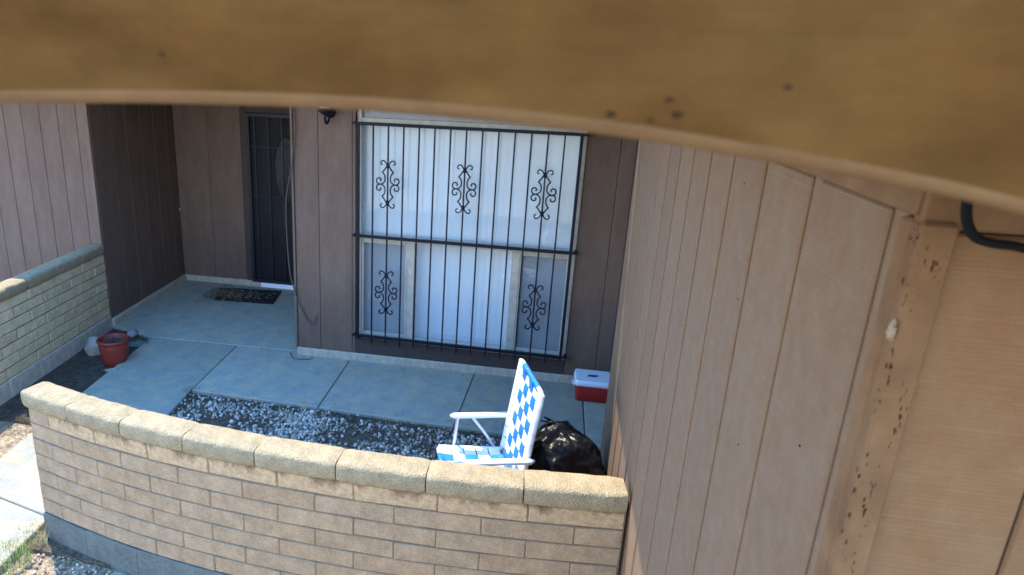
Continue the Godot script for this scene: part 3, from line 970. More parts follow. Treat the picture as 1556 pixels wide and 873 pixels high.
func build_wall(w: Node3D, p: Callable, total: float, bl: float, courses: int, y_top: float, ch: float, stained: bool, coping_n: int, coping_l: float, depth := 0.115, set_back := 0.012) -> void:
	# p(s): front lower edge of the coping, s in metres from the end that the first block stands at
	var joint := 0.0075
	var variants := []
	var halves := []
	for k in 4:
		variants.append(block_mesh(bl - joint, ch - joint, depth))
		halves.append(block_mesh(bl * 0.5 - joint, ch - joint, depth))
	var core := begin()
	for r in courses:
		var y := y_top - (r + 0.5) * ch
		var s := 0.0
		var first := bl if r % 2 == 0 else bl * 0.5
		while s < total - 0.02:
			var l: float = min(first, total - s)
			first = bl
			var tf := frame_at(p, s, s + l)
			var cl: float = (p.call(s + l) - p.call(s)).length()
			var mesh: Mesh
			var mat: Material = M.block[rng.randi() % 5] if stained else M.brightened_side_block[rng.randi() % 4]
			if stained:
				mesh = block_mesh(cl - 0.0045, ch - joint, depth)
			elif abs(l - bl) < 0.01:
				mesh = variants[rng.randi() % 4]
			elif abs(l - bl * 0.5) < 0.01:
				mesh = halves[rng.randi() % 4]
			else:
				mesh = block_mesh(l - joint, ch - joint, depth)
			if stained and r == 0 and l > 0.2:
				mesh = uv_block(cl - 0.0045, ch - joint, depth)
				mat = M.stained[rng.randi() % 3]
			put(w, "brick", mesh, mat, tf * Transform3D(Basis(), Vector3(0, y, -set_back - depth * 0.5 + rng.randf_range(-0.002, 0.002))))
			add_box(core, Vector3(cl + 0.004, ch, depth - 0.010), 0.001, tf * Transform3D(Basis(), Vector3(0, y, -set_back - depth * 0.5)))
			s += l
	put(w, "mortar", finish(core), M.mortar)
	var foot := begin()
	var yb := y_top - courses * ch
	var s := 0.0
	while s < total - 0.01:
		var l: float = min(0.4, total - s)
		var tf := frame_at(p, s, s + l)
		var cl: float = (p.call(s + l) - p.call(s)).length()
		add_box(foot, Vector3(cl + 0.006, yb + 0.13, depth + 0.012), 0.006, tf * Transform3D(Basis(), Vector3(0, yb * 0.5 - 0.065 - 0.002, -set_back - depth * 0.5 + 0.002)), 0.003)
		s += l
	put(w, "footing", finish(foot), M.footing if stained else M.curb)
	for i in coping_n:
		var tf := frame_at(p, i * coping_l, (i + 1) * coping_l)
		put(w, "coping_stone", coping_mesh((p.call((i + 1) * coping_l) - p.call(i * coping_l)).length() - 0.006, 0.096, depth + 0.038, 500 + i + courses * 31), M.coping[rng.randi() % 4], tf * Transform3D(Basis(Vector3.BACK, rng.randf_range(-0.004, 0.004)), Vector3(0, y_top + rng.randf_range(0.0, 0.002), rng.randf_range(-0.002, 0.002))))

func build_garden_walls() -> void:
	var f := thing("garden_wall", "low tan slump block wall with rounded coping along the front", "wall")
	var front := func(s: float) -> Vector3:
		return garden(s / GW)
	build_wall(f, front, 7.93 * GW, 7.93 * GW / 8.5, 7, 0.818, 0.0970, true, 8, GW)
	var g := thing("garden_wall", "tan slump block wall sloping away along the left edge", "wall")
	var dirv := (left_face(-2.0) - left_face(-5.86)).normalized()
	var start := left_face(-5.86)
	var side := func(s: float) -> Vector3:   # s = 0 at the house
		return start + dirv * s
	build_wall(g, side, 4.06, 0.406, 7, 0.791, 0.0950, false, 10, 0.406)

# ------------------------------------------------------------------ iron grille before the window
func scroll_curves() -> Array:
	var to := func(x: float, y: float) -> Vector3:
		return Vector3((x - 295.0) / 105.0 * 0.100, (362.0 - y) / 232.0 * 0.208, 0)
	var cs := []
	cs.append([to.call(349, 243), to.call(331, 262), to.call(321, 290), to.call(322, 325), to.call(338, 350), to.call(368, 362), to.call(395, 350), to.call(402, 325), to.call(390, 304), to.call(368, 303), to.call(357, 318), to.call(366, 330)])
	cs.append([to.call(349, 243), to.call(330, 222), to.call(310, 190), to.call(303, 178)])
	cs.append([to.call(302, 190), to.call(309, 160), to.call(326, 138), to.call(346, 132), to.call(361, 146), to.call(359, 165), to.call(345, 170)])
	return cs

func scroll_mesh() -> ArrayMesh:
	var st := begin()
	for c in scroll_curves():
		for sx in [-1, 1]:
			for sy in [-1, 1]:
				var pts := []
				for q in c:
					pts.append(Vector3(q.x * sx, q.y * sy, 0.0))
				add_tube(st, smooth_path(pts, 4), 0.0062, -1.0, 6)
	for sy in [-1, 1]:
		add_box(st, Vector3(0.026, 0.040, 0.026), 0.006, Transform3D(Basis(), Vector3(0, sy * 0.160, 0)))
		add_box(st, Vector3(0.040, 0.011, 0.012), 0.002, Transform3D(Basis(), Vector3(sy * 0.070, 0, 0)))
	return finish(st)

func build_window_grille() -> void:
	var g := thing("window_grille", "black iron security grille with scroll ornaments over the large window", "grille", Vector3(0, 0, ZB), AB)
	var z := 0.075
	var x0 := -1.721
	var x1 := 0.178
	var yt := 2.238
	var ym := 1.244
	var yb := 0.275
	for x in [x0, x1]:
		bar_part(g, "post", x - 0.013, x + 0.013, yb - 0.03, yt + 0.013, z - 0.013, z + 0.013, M.iron, 0.003)
	for y in [yt, ym, yb]:
		bar_part(g, "rail", x0 + 0.0132, x1 - 0.0132, y - 0.0135, y + 0.0135, z - 0.014, z + 0.014, M.iron, 0.003)
	var b := box_mesh(Vector3(0.0132, yt - 0.010 - (yb - 0.075), 0.0132), 0.002)
	var xs := []
	for i in 13:
		var x: float = lerp(x0, x1, (i + 1) / 14.0)
		xs.append(x)
		put(g, "bar", b, M.iron, Transform3D(Basis(), Vector3(x, (yt - 0.010 + yb - 0.075) * 0.5, z)))
	var sc := scroll_mesh()
	for q in [[1, 1.725], [6, 1.728], [11, 1.728], [1, 0.725], [11, 0.722]]:
		put(g, "scroll_ornament", sc, M.iron, Transform3D(Basis(), Vector3(xs[q[0]], q[1], z)))
	for y in [yt, ym, yb]:
		for s in [[x0, -1], [x1, 1]]:
			var cx: float = s[0] + s[1] * 0.038
			bar_part(g, "bracket", min(cx, s[0] + s[1] * 0.014) - (0.018 if s[1] < 0 else 0.0), max(cx, s[0] + s[1] * 0.014) + (0.018 if s[1] > 0 else 0.0), y - 0.010, y + 0.010, z - 0.010, z + 0.008, M.iron, 0.002)
			bar_part(g, "anchor", cx - 0.010, cx + 0.010, y - 0.012, y + 0.012, 0.0, z - 0.011, M.iron, 0.002)

# ------------------------------------------------------------------ things in the court
func build_things() -> void:
	build_chair()
	build_bag()
	# cooler
	var c := thing("cooler", "small red cooler with a white lid at the foot of the wall", "cooler", Vector3(0.500, 0, -5.475))
	put(c, "body", taper_box(Vector3(0.34, 0.150, 0.225), Vector3(0.365, 0.150, 0.255), 0.0), M.red)
	put(c, "lid", taper_box(Vector3(0.385, 0.050, 0.275), Vector3(0.370, 0.050, 0.262), 0.151), M.cooler_lid)
	put(c, "handle", tube_mesh(smooth_path([Vector3(-0.184, 0.11, -0.03), Vector3(-0.197, 0.13, -0.03), Vector3(-0.197, 0.13, 0.03), Vector3(-0.184, 0.11, 0.03)], 3), 0.007), M.cooler_lid)
	var em := begin()
	for q in [[0.0, 0.0, 0.042, 0.022], [-0.026, 0.008, 0.022, 0.011], [0.028, -0.006, 0.022, 0.013]]:
		add_lathe_flat(em, Vector3(q[0], 0.2012, q[1]), q[2], q[3], 0.0022)
	put(c, "lid_emblem", finish(em), M.emblem, Transform3D(Basis(Vector3.UP, 0.1), Vector3(-0.035, 0, 0.005)))
	# flower pot
	var p := thing("flower_pot", "red glazed flower pot with a dried plant beside the walk", "flower pot", Vector3(-3.905, -0.034, -5.085))
	var pot := begin()
	add_lathe(pot, [Vector2(0.0, 0.0), Vector2(0.088, 0.0), Vector2(0.096, 0.01), Vector2(0.113, 0.08), Vector2(0.126, 0.16), Vector2(0.130, 0.205), Vector2(0.127, 0.216), Vector2(0.130, 0.224), Vector2(0.139, 0.232), Vector2(0.142, 0.246), Vector2(0.138, 0.256), Vector2(0.130, 0.258), Vector2(0.123, 0.250), Vector2(0.120, 0.20), Vector2(0.10, 0.19)], 44)
	put(p, "pot", finish(pot), M.pot)
	var so := begin()
	var nz := noise(8, 9.0, 3)
	for i in 6:
		for k in 24:
			var ring := func(ii: int, kk: int) -> Vector3:
				var a := TAU * (kk % 24) / 24
				var r := 0.121 * ii / 6.0
				return Vector3(cos(a) * r, 0.212 + 0.012 * nz.get_noise_2d(cos(a) * r * 8, sin(a) * r * 8), sin(a) * r)
			quad(so, ring.call(i, k), ring.call(i, k + 1), ring.call(i + 1, k + 1), ring.call(i + 1, k), 1)
	put(p, "soil", finish(so), M.soil)
	var pl := begin()
	for i in 34:
		var a := rng.randf() * TAU
		var r := rng.randf() * 0.09
		var base := Vector3(cos(a) * r, 0.205, sin(a) * r)
		var lean := Vector3(rng.randf_range(-0.06, 0.06), rng.randf_range(0.015, 0.075), rng.randf_range(-0.06, 0.06))
		add_tube(pl, PackedVector3Array([base, base + lean * 0.6 + Vector3(0, 0.008, 0), base + lean]), 0.0022, 0.0008, 4)
	put(p, "dried_plant", finish(pl), std(lin(0.11, 0.075, 0.05), 0.95))
	# doormat
	var mt := thing("doormat", "dark worn doormat before the front door", "doormat")
	put(mt, "mat", slab_mesh([Vector2(-4.05, -7.36), Vector2(-3.27, -7.47), Vector2(-3.17, -6.98), Vector2(-3.90, -6.93)], 0.0005, 0.016, 0.004), M.mat)
	# wall lamp by the window
	var lp := thing("wall_lamp", "small dark wall lamp high beside the large window", "wall lamp", Vector3(-1.985, 2.30, back_z(-1.985)))
	var bp := begin()
	add_lathe(bp, [Vector2(0.0, 0.0), Vector2(0.05, 0.0), Vector2(0.052, 0.008), Vector2(0.03, 0.02), Vector2(0.0, 0.022)], 20)
	put(lp, "back_plate", finish(bp), M.iron, Transform3D(Basis(Vector3.RIGHT, PI / 2), Vector3(0, 0.02, 0.001)))
	put(lp, "arm", tube_mesh(smooth_path([Vector3(0, 0.0, 0.015), Vector3(-0.004, -0.05, 0.035), Vector3(-0.012, -0.075, 0.06), Vector3(-0.016, -0.045, 0.09), Vector3(-0.01, 0.01, 0.095)]), 0.010), M.iron)
	var cap := begin()
	add_lathe(cap, [Vector2(0.0, 0.10), Vector2(0.02, 0.098), Vector2(0.055, 0.055), Vector2(0.060, 0.03), Vector2(0.036, 0.012), Vector2(0.016, 0.0), Vector2(0.0, 0.0)], 22)
	put(lp, "lamp_cup", finish(cap), M.iron, Transform3D(Basis(), Vector3(-0.01, -0.005, 0.095)))
	var gl := begin()
	add_lathe(gl, [Vector2(0.0, 0.24), Vector2(0.03, 0.235), Vector2(0.055, 0.19), Vector2(0.056, 0.11), Vector2(0.05, 0.06)], 22)
	put(lp, "lamp_globe", finish(gl), M.pale, Transform3D(Basis(), Vector3(-0.01, -0.005, 0.095)))

func add_lathe_flat(st: SurfaceTool, c: Vector3, rx: float, rz: float, hgt: float) -> void:
	var n := 18
	for i in n:
		var a := TAU * i / n
		var b := TAU * (i + 1) / n
		var p := c + Vector3(cos(a) * rx, 0, sin(a) * rz)
		var q := c + Vector3(cos(b) * rx, 0, sin(b) * rz)
		var up := Vector3(0, hgt, 0)
		face(st, [c + up, p + up, q + up], c)
		face(st, [p, q, q + up, p + up], c)

# a box wider at the top (or below), with rounded upright corners
func taper_box(lo: Vector3, hi: Vector3, y: float) -> ArrayMesh:
	var st := begin()
	var r := 0.03
	var ring := func(sz: Vector3, yy: float, inset: float) -> Array:
		var out := []
		for q in [[1, 1, 0], [-1, 1, 1], [-1, -1, 2], [1, -1, 3]]:
			for k in 5:
				var a: float = (q[2] + k / 4.0) * PI / 2
				out.append(Vector3(q[0] * (sz.x / 2 - r) + cos(a) * (r - inset), yy, q[1] * (sz.z / 2 - r) + sin(a) * (r - inset)))
		return out
	var rings := [ring.call(lo, y, 0.008), ring.call(lo, y + 0.006, 0.0), ring.call(hi, y + lo.y - 0.008, 0.0), ring.call(hi, y + lo.y - 0.002, 0.003), ring.call(hi, y + lo.y, 0.010)]
	var c := Vector3(0, y + lo.y * 0.5, 0)
	for i in rings.size() - 1:
		for k in 20:
			face(st, [rings[i][k], rings[i][(k + 1) % 20], rings[i + 1][(k + 1) % 20], rings[i + 1][k]], c, 1)
	for i in [0, rings.size() - 1]:
		var m := Vector3(0, rings[i][0].y, 0)
		for k in 20:
			face(st, [m, rings[i][k], rings[i][(k + 1) % 20]], c, 2)
	return finish(st)

func ribbon(path: PackedVector3Array, across: Vector3, width: float, thick: float, nrm: Callable) -> ArrayMesh:
	var st := begin()
	for i in path.size() - 1:
		var a := path[i]
		var b := path[i + 1]
		var na: Vector3 = nrm.call(i) * thick * 0.5
		var nb: Vector3 = nrm.call(i + 1) * thick * 0.5
		var w := across * width * 0.5
		quad(st, a - w + na, b - w + nb, b + w + nb, a + w + na, 1)
		quad(st, a + w - na, b + w - nb, b - w - nb, a - w - na, 2)
		quad(st, a - w - na, b - w - nb, b - w + nb, a - w + na, 3)
		quad(st, a + w + na, b + w + nb, b + w - nb, a + w - na, 4)
	return finish(st)

# a woven panel: origin o, u along the length, v across, w out of the panel
func weave(ch: Node3D, o: Vector3, u: Vector3, v: Vector3, lu: float, lv: float, nu: int, nv: int) -> void:
	var w := u.cross(v).normalized()
	var amp := 0.0042
	var r := 0.0145
	var mg := lv * 0.16
	# lengthwise straps (blue), wrapped over both end tubes
	for j in nv:
		var cv := mg + (j + 0.5) / nv * (lv - 2.0 * mg)
		var pts := PackedVector3Array()
		var ns := []
		for e in 5:
			var a := -PI * 0.5 - PI + e / 4.0 * PI + PI * 0.5
			pts.append(o + v * cv + u * (0.0 - cos((e / 4.0 - 0.5) * PI) * r) + w * (sin((e / 4.0 - 0.5) * PI) * r))
			ns.append((-u * cos((e / 4.0 - 0.5) * PI) + w * sin((e / 4.0 - 0.5) * PI)).normalized())
		for i in nu * 6 + 1:
			var t := float(i) / (nu * 6)
			var k := t * nu
			var s := amp * sin(PI * k) * (1.0 if j % 2 == 0 else -1.0)
			pts.append(o + v * cv + u * (t * lu) + w * (s + r * (1.0 if true else 0.0) * max(0.0, 1.0 - min(t, 1.0 - t) * 14.0)))
			ns.append(w)
		for e in 5:
			pts.append(o + v * cv + u * (lu + cos((0.5 - e / 4.0) * PI) * r) + w * (sin((0.5 - e / 4.0) * PI) * r))
			ns.append((u * cos((0.5 - e / 4.0) * PI) + w * sin((0.5 - e / 4.0) * PI)).normalized())
		var f := func(i: int) -> Vector3:
			return ns[i]
		put(ch, "strap", ribbon(pts, v, (lv - 2.0 * mg) / nv * 0.92, 0.002, f), M.web_blue)
	for i in nu:
		var cu := (i + 0.5) / nu * lu
		var pts := PackedVector3Array()
		var ns := []
		for e in 5:
			pts.append(o + u * cu + v * (-0.006 - cos((e / 4.0 - 0.5) * PI) * r) + w * (sin((e / 4.0 - 0.5) * PI) * r))
			ns.append((-v * cos((e / 4.0 - 0.5) * PI) + w * sin((e / 4.0 - 0.5) * PI)).normalized())
		for j in nv * 6 + 1:
			var t := float(j) / (nv * 6)
			var k: float = (t * lv - mg) / (lv - 2.0 * mg) * nv
			var s: float = -amp * sin(PI * k) * (1.0 if i % 2 == 0 else -1.0) if k > 0.0 and k < nv else 0.0
			pts.append(o + u * cu + v * (t * lv) + w * (s + r * max(0.0, 1.0 - min(t, 1.0 - t) * 14.0)))
			ns.append(w)
		for e in 5:
			pts.append(o + u * cu + v * (lv + 0.006 + cos((0.5 - e / 4.0) * PI) * r) + w * (sin((0.5 - e / 4.0) * PI) * r))
			ns.append((v * cos((0.5 - e / 4.0) * PI) + w * sin((0.5 - e / 4.0) * PI)).normalized())
		var f := func(q: int) -> Vector3:
			return ns[q]
		put(ch, "strap", ribbon(pts, u, lu / nu * 0.90, 0.002, f), M.web_white)

func build_chair() -> void:
	var ch := thing("lawn_chair", "folding lawn chair with blue and white woven webbing standing in sunlight", "chair", Vector3(-0.265, -0.03, -3.565), 0.30)
	var hz := 0.245
	var r := 0.0125
	# back frame: from the seat joint up, a rounded U
	var b0 := Vector3(0.150, 0.36, 0)
	var b1 := Vector3(0.235, 1.00, 0)
	var u := (b1 - b0).normalized()
	var L := (b1 - b0).length()
	var pts := [b0 + Vector3(0, 0, -hz), b0 + u * (L - 0.06) + Vector3(0, 0, -hz), b0 + u * (L - 0.012) + Vector3(0, 0, -hz + 0.012), b1 + Vector3(0, 0, -hz + 0.06), b1 + Vector3(0, 0, 0), b1 + Vector3(0, 0, hz - 0.06), b0 + u * (L - 0.012) + Vector3(0, 0, hz - 0.012), b0 + u * (L - 0.06) + Vector3(0, 0, hz), b0 + Vector3(0, 0, hz)]
	put(ch, "back_frame", tube_mesh(smooth_path(pts, 5), r, -1, 10), M.white)
	weave(ch, b0 + u * 0.035 + Vector3(0, 0, hz - 0.006), u, Vector3(0, 0, -1), L - 0.035, 2 * hz - 0.012, 8, 4)
	# seat frame
	var s0 := Vector3(0.165, 0.365, 0)
	var s1 := Vector3(-0.270, 0.395, 0)
	var us := (s1 - s0).normalized()
	var Ls := (s1 - s0).length()
	pts = [s0 + Vector3(0, 0, -hz), s0 + us * (Ls - 0.05) + Vector3(0, 0, -hz), s0 + us * (Ls - 0.01) + Vector3(0, 0, -hz + 0.012), s1 + Vector3(0, 0, -hz + 0.05), s1, s1 + Vector3(0, 0, hz - 0.05), s0 + us * (Ls - 0.01) + Vector3(0, 0, hz - 0.012), s0 + us * (Ls - 0.05) + Vector3(0, 0, hz), s0 + Vector3(0, 0, hz)]
	put(ch, "seat_frame", tube_mesh(smooth_path(pts, 5), r, -1, 10), M.white)
	weave(ch, s0 + us * 0.03 + Vector3(0, 0, -hz + 0.006), us, Vector3(0, 0, 1), Ls - 0.03, 2 * hz - 0.012, 5, 4)
	# arms and legs
	for s in [-1, 1]:
		var z: float = s * (hz + 0.030)
		put(ch, "armrest", taper_arm(), M.white, Transform3D(Basis(), Vector3(0.01, 0.600, z)))
		put(ch, "leg", tube_mesh(smooth_path([Vector3(-0.145, 0.595, z), Vector3(-0.160, 0.40, z), Vector3(-0.185, 0.10, z), Vector3(-0.195, 0.012, z), Vector3(-0.17, 0.006, z - s * 0.05)], 4), r * 0.92, -1, 8), M.alu)
		put(ch, "leg", tube_mesh(smooth_path([Vector3(-0.055, 0.595, z), Vector3(0.06, 0.44, z), Vector3(0.19, 0.22, z), Vector3(0.295, 0.012, z), Vector3(0.31, 0.006, z - s * 0.05)], 4), r * 0.85, -1, 8), M.alu)
		put(ch, "bracket", tube_mesh(PackedVector3Array([Vector3(0.155, 0.37, z - s * 0.03), Vector3(0.155, 0.37, z + s * 0.012)]), 0.008), M.alu)
	put(ch, "crossbar", tube_mesh(PackedVector3Array([Vector3(-0.17, 0.006, -hz), Vector3(-0.17, 0.006, hz)]), r * 0.9), M.alu)
	put(ch, "crossbar", tube_mesh(PackedVector3Array([Vector3(0.31, 0.006, -hz), Vector3(0.31, 0.006, hz)]), r * 0.85), M.alu)

func taper_arm() -> ArrayMesh:
	var st := begin()
	var n := 16
	var prev := []
	for i in n + 1:
		var t := float(i) / n
		var x: float = lerp(-0.205, 0.205, t)
		var e: float = min(t, 1.0 - t) * 0.41
		var k: float = sqrt(clamp(1.0 - pow(clamp(1.0 - e / 0.024, 0, 1), 2.0), 0.02, 1.0))
		var hw := 0.024 * k
		var hh := 0.013 * (0.5 + 0.5 * k)
		var ring := []
		for a in 12:
			var an := TAU * a / 12 + 0.26
			var cx: float = sign(cos(an)) * pow(abs(cos(an)), 0.6)
			var cy: float = sign(sin(an)) * pow(abs(sin(an)), 0.6)
			ring.append(Vector3(x, cy * hh, cx * hw))
		if i > 0:
			for a in 12:
				face(st, [prev[a], prev[(a + 1) % 12], ring[(a + 1) % 12], ring[a]], Vector3(x, 0, 0), 1)
		prev = ring
		if i == 0 or i == n:
			for a in range(1, 11):
				face(st, [ring[0], ring[a], ring[a + 1]], Vector3.ZERO, 2)
	return finish(st)

func build_bag() -> void:
	var b := thing("garbage_bag", "full black plastic garbage bag behind the lawn chair", "garbage bag", Vector3(0.215, -0.03, -3.82))
	var nz := noise(41, 1.0, 3)
	var st := begin()
	var rings := 220
	var segs := 160
	var pt := func(i: int, k: int) -> Vector3:
		var th := PI * i / rings
		var ph := TAU * (k % segs) / segs
		var d := Vector3(sin(th) * cos(ph), cos(th), sin(th) * sin(ph))
		var r := 1.0 + 0.12 * nz.get_noise_3dv(d * 1.5)
		# pleats running down from the neck, then a patch low on the front gathered in rolls
		var fade: float = clamp(d.y + 0.75, 0.0, 1.2)
		r += 0.020 * fade * sin(ph * 8.0 + 3.0 * nz.get_noise_2d(ph * 0.8, d.y * 1.3) + d.y * 2.0) * clamp(sin(th) * 2.0, 0.0, 1.0)
		var patch: float = clamp(1.3 - Vector2((d.x - 0.25) * 1.4, (d.y + 0.05) * 2.0).length() * 1.5, 0.0, 1.0) * clamp(d.z * 3.0, 0.0, 1.0)
		var wob := nz.get_noise_3dv(Vector3(d.x * 1.3, d.y * 0.7, 4.0)) * 2.2 + d.x * 2.4
		var roll := absf(sin(d.y * 21.0 + wob))
		r += patch * (0.050 * pow(roll, 0.6) + 0.012)
		var y := d.y * r
		var p := Vector3(d.x * r * 0.275, 0.275 + y * 0.31, d.z * r * 0.27)
		p.y -= 0.16 * clamp(p.x, -0.05, 0.3)
		if p.y < 0.0:
			p.y = 0.0
		p.x -= 0.03 * clamp(p.y / 0.6, 0, 1)
		p.x = min(p.x, 0.252)
		return p
	for i in rings:
		for k in segs:
			var a: Vector3 = pt.call(i, k)
			var c: Vector3 = pt.call(i, k + 1)
			var d: Vector3 = pt.call(i + 1, k + 1)
			var e: Vector3 = pt.call(i + 1, k)
			if i > 0:
				tri(st, a, c, d, 1)
			if i < rings - 1:
				tri(st, a, d, e, 1)
	put(b, "bag_body", finish(st), M.bag)
	# gathered neck with loose ends, lying over to the left
	var nk := begin()
	for i in 7:
		var a := TAU * i / 7
		var base := Vector3(-0.10, 0.585, -0.03)
		add_tube(nk, smooth_path([base + Vector3(cos(a) * 0.05, -0.03, sin(a) * 0.05), base + Vector3(cos(a) * 0.014, 0.012, sin(a) * 0.014), base + Vector3(cos(a) * 0.03 - 0.05, 0.016 + 0.012 * sin(a * 3.0), sin(a) * 0.04)], 3), 0.016, 0.005, 6, 0.5)
	put(b, "knot", finish(nk), M.bag)

# ------------------------------------------------------------------ small things, loose stuff
func stone_color() -> Color:
	var k := rng.randf()
	var v := rng.randf_range(0.75, 1.15)
	if k < 0.38:
		return Color(0.62 * v, 0.55 * v, 0.44 * v)
	if k < 0.75:
		return Color(0.36 * v, 0.29 * v, 0.21 * v)
	if k < 0.9:
		return Color(0.22 * v, 0.19 * v, 0.16 * v)
	return Color(0.34 * v, 0.24 * v, 0.17 * v)

func rand_basis(s: Vector3) -> Basis:
	return Basis.from_euler(Vector3(rng.randf() * TAU, rng.randf() * TAU, rng.randf() * TAU)) * Basis.from_scale(s)

func build_small() -> void:
	var peb := stone_mesh(Vector3(1, 0.75, 0.85), 5, 0.3, 4, 6)
	var tfs := []
	var cols := []
	var patch := noise(12, 1.3, 2)
	while tfs.size() < 7000:
		var x := rng.randf_range(-2.90, 0.58)
		var z := rng.randf_range(-4.69, -3.75)
		var edge: float = min(z + 4.70, x + 2.93)
		var keep: float = 0.50 + patch.get_noise_2d(x, z) * 0.8
		if edge < 0.12:
			keep *= 0.25
		if rng.randf() > keep:
			continue
		var s := rng.randf_range(0.006, 0.0175) * (1.35 if rng.randf() < 0.1 else 1.0)
		tfs.append(Transform3D(rand_basis(Vector3(s, s * 0.8, s)), Vector3(x, -0.028 + s * rng.randf_range(0.1, 0.6), z)))
		cols.append(stone_color())
	scatter("gravel", peb, M.pebble, tfs, cols)
	tfs = []
	cols = []
	while tfs.size() < 2600:
		var x := rng.randf_range(-2.75, -0.3)
		var z := rng.randf_range(-2.85, -1.7)
		var t := (0.437 - x) / 3.2
		if z < -2.62 - 0.06 * t * 3.2 + 0.155 * 4 * t * (1 - t) + 0.02 or x < -2.80 + (z + 2.9) * 0.08:
			continue
		var s := rng.randf_range(0.005, 0.02) * (1.4 if rng.randf() < 0.06 else 0.8)
		tfs.append(Transform3D(rand_basis(Vector3(s, s * 0.8, s)), Vector3(x, -0.052 + s * 0.3, z)))
		cols.append(stone_color() * Color(1.05, 0.98, 0.86))
	scatter("gravel", peb, M.pebble, tfs, cols)
	# chips and twigs in the mulch, and along the back edge of the gravel
	var twig := tube_mesh(PackedVector3Array([Vector3(-1, 0, 0), Vector3(-0.3, 0.06, 0.05), Vector3(0.4, 0.0, -0.04), Vector3(1, 0.05, 0.03)]), 0.07, 0.04, 4)
	tfs = []
	cols = []
	for i in 2600:
		var x := 0.0
		var z := 0.0
		if i < 1500:
			z = rng.randf_range(-5.85, -3.75)
			x = rng.randf_range(left_face(z).x + 0.02, -3.93 + (z + 5.7) * 0.13 - 0.01)
		else:
			x = rng.randf_range(-2.93, 0.4)
			z = -4.69 + abs(rng.randfn(0.0, 0.10))
		var s := rng.randf_range(0.008, 0.032)
		tfs.append(Transform3D(Basis.from_euler(Vector3(rng.randf_range(-0.3, 0.3), rng.randf() * TAU, rng.randf_range(-0.3, 0.3))) * Basis.from_scale(Vector3(s, s, s)), Vector3(x, -0.026 + rng.randf() * 0.008, z)))
		var v := rng.randf_range(0.3, 1.5)
		cols.append(Color(0.11 * v, 0.085 * v, 0.06 * v))
	scatter("mulch_twigs", twig, M.pebble, tfs, cols)
	tfs = []
	cols = []
	for i in 1300:
		var z := rng.randf_range(-4.2, -2.2)
		var x := rng.randf_range(-2.86, -2.3) if i % 3 else rng.randf_range(-4.1, -3.66)
		if i % 3 and z < -2.75 and x > -2.74:
			continue
		if i % 3 and x < -2.79 + (z + 2.9) * 0.1:
			continue
		var s := rng.randf_range(0.010, 0.035)
		tfs.append(Transform3D(Basis.from_euler(Vector3(rng.randf_range(-0.25, 0.25), rng.randf() * TAU, rng.randf_range(-0.25, 0.25))) * Basis.from_scale(Vector3(s, s * 0.5, s * 0.5)), Vector3(x, -0.050 + rng.randf() * 0.008, z)))
		var v := rng.randf_range(0.6, 1.25)
		cols.append(Color(0.58 * v, 0.48 * v, 0.25 * v))
	scatter("dry_straw", twig, M.pebble, tfs, cols)
	# dead leaves on and beside the doormat
	var leaf := begin()
	quad(leaf, Vector3(-1, 0, 0), Vector3(0, 0.25, -0.45), Vector3(1, 0.1, 0), Vector3(0, 0.15, 0.45), 1)
	var leaf_mesh := finish(leaf)
	tfs = []
	cols = []
	for i in 1500:
		var t: float = clamp(abs(rng.randfn(0.0, 0.42)), 0.0, 1.0)
		var x: float = lerp(-4.08, -3.3, t) + rng.randfn(0.0, 0.03)
		var z := rng.randfn(-7.14, 0.12)
		var s := rng.randf_range(0.006, 0.019)
		tfs.append(Transform3D(Basis.from_euler(Vector3(rng.randf_range(-0.5, 0.5), rng.randf() * TAU, rng.randf_range(-0.5, 0.5))) * Basis.from_scale(Vector3(s, s, s)), Vector3(x, 0.018 + rng.randf() * 0.01, z)))
		var v := rng.randf_range(0.4, 1.5)
		cols.append(Color(0.20 * v, 0.155 * v, 0.09 * v))
	scatter("dead_leaves", leaf_mesh, M.straw, tfs, cols)
	# litter blown along the foot of the walls and over the walk
	tfs = []
	cols = []
	for i in 420:
		var x := rng.randf_range(-4.4, 0.5)
		var z: float = -5.70 + abs(rng.randfn(0.0, 0.10))
		if i % 3 == 1:
			z = -4.73 + rng.randfn(0.0, 0.05)
			x = rng.randf_range(-2.95, 0.4)
		elif i % 3 == 2:
			z = rng.randf_range(-7.5, -4.8)
			x = rng.randf_range(-3.8, 0.3) if z > -5.6 else rng.randf_range(-4.5, -2.5)
		var s := rng.randf_range(0.004, 0.013)
		tfs.append(Transform3D(Basis.from_euler(Vector3(rng.randf_range(-0.4, 0.4), rng.randf() * TAU, rng.randf_range(-0.4, 0.4))) * Basis.from_scale(Vector3(s, s, s * 0.7)), Vector3(x, 0.004, z)))
		var v := rng.randf_range(0.4, 1.5)
		cols.append(Color(0.14 * v, 0.11 * v, 0.075 * v))
	scatter("leaf_litter", leaf_mesh, M.straw, tfs, cols)
	# rocks by the flower pot
	tag(put(self, "rock", stone_mesh(Vector3(0.085, 0.105, 0.075), 3, 0.25, 12, 16), M.rock, Transform3D(Basis(Vector3.UP, 0.4), Vector3(-4.23, 0.03, -5.24))), "rounded pale rock between the flower pot and the side wall", "rock")
	tag(put(self, "rock", stone_mesh(Vector3(0.06, 0.045, 0.05), 9, 0.3, 10, 12), M.rock, Transform3D(Basis(Vector3.UP, 1.4), Vector3(-4.16, 0.0, -5.72))), "small white rock at the porch corner behind the flower pot", "rock")
	tag(put(self, "rock", stone_mesh(Vector3(0.11, 0.035, 0.07), 15, 0.3, 10, 12), M.footing, Transform3D(Basis(Vector3.UP, 0.2), Vector3(-3.95, -0.02, -5.52))), "flat grey rock in the mulch behind the flower pot", "rock")
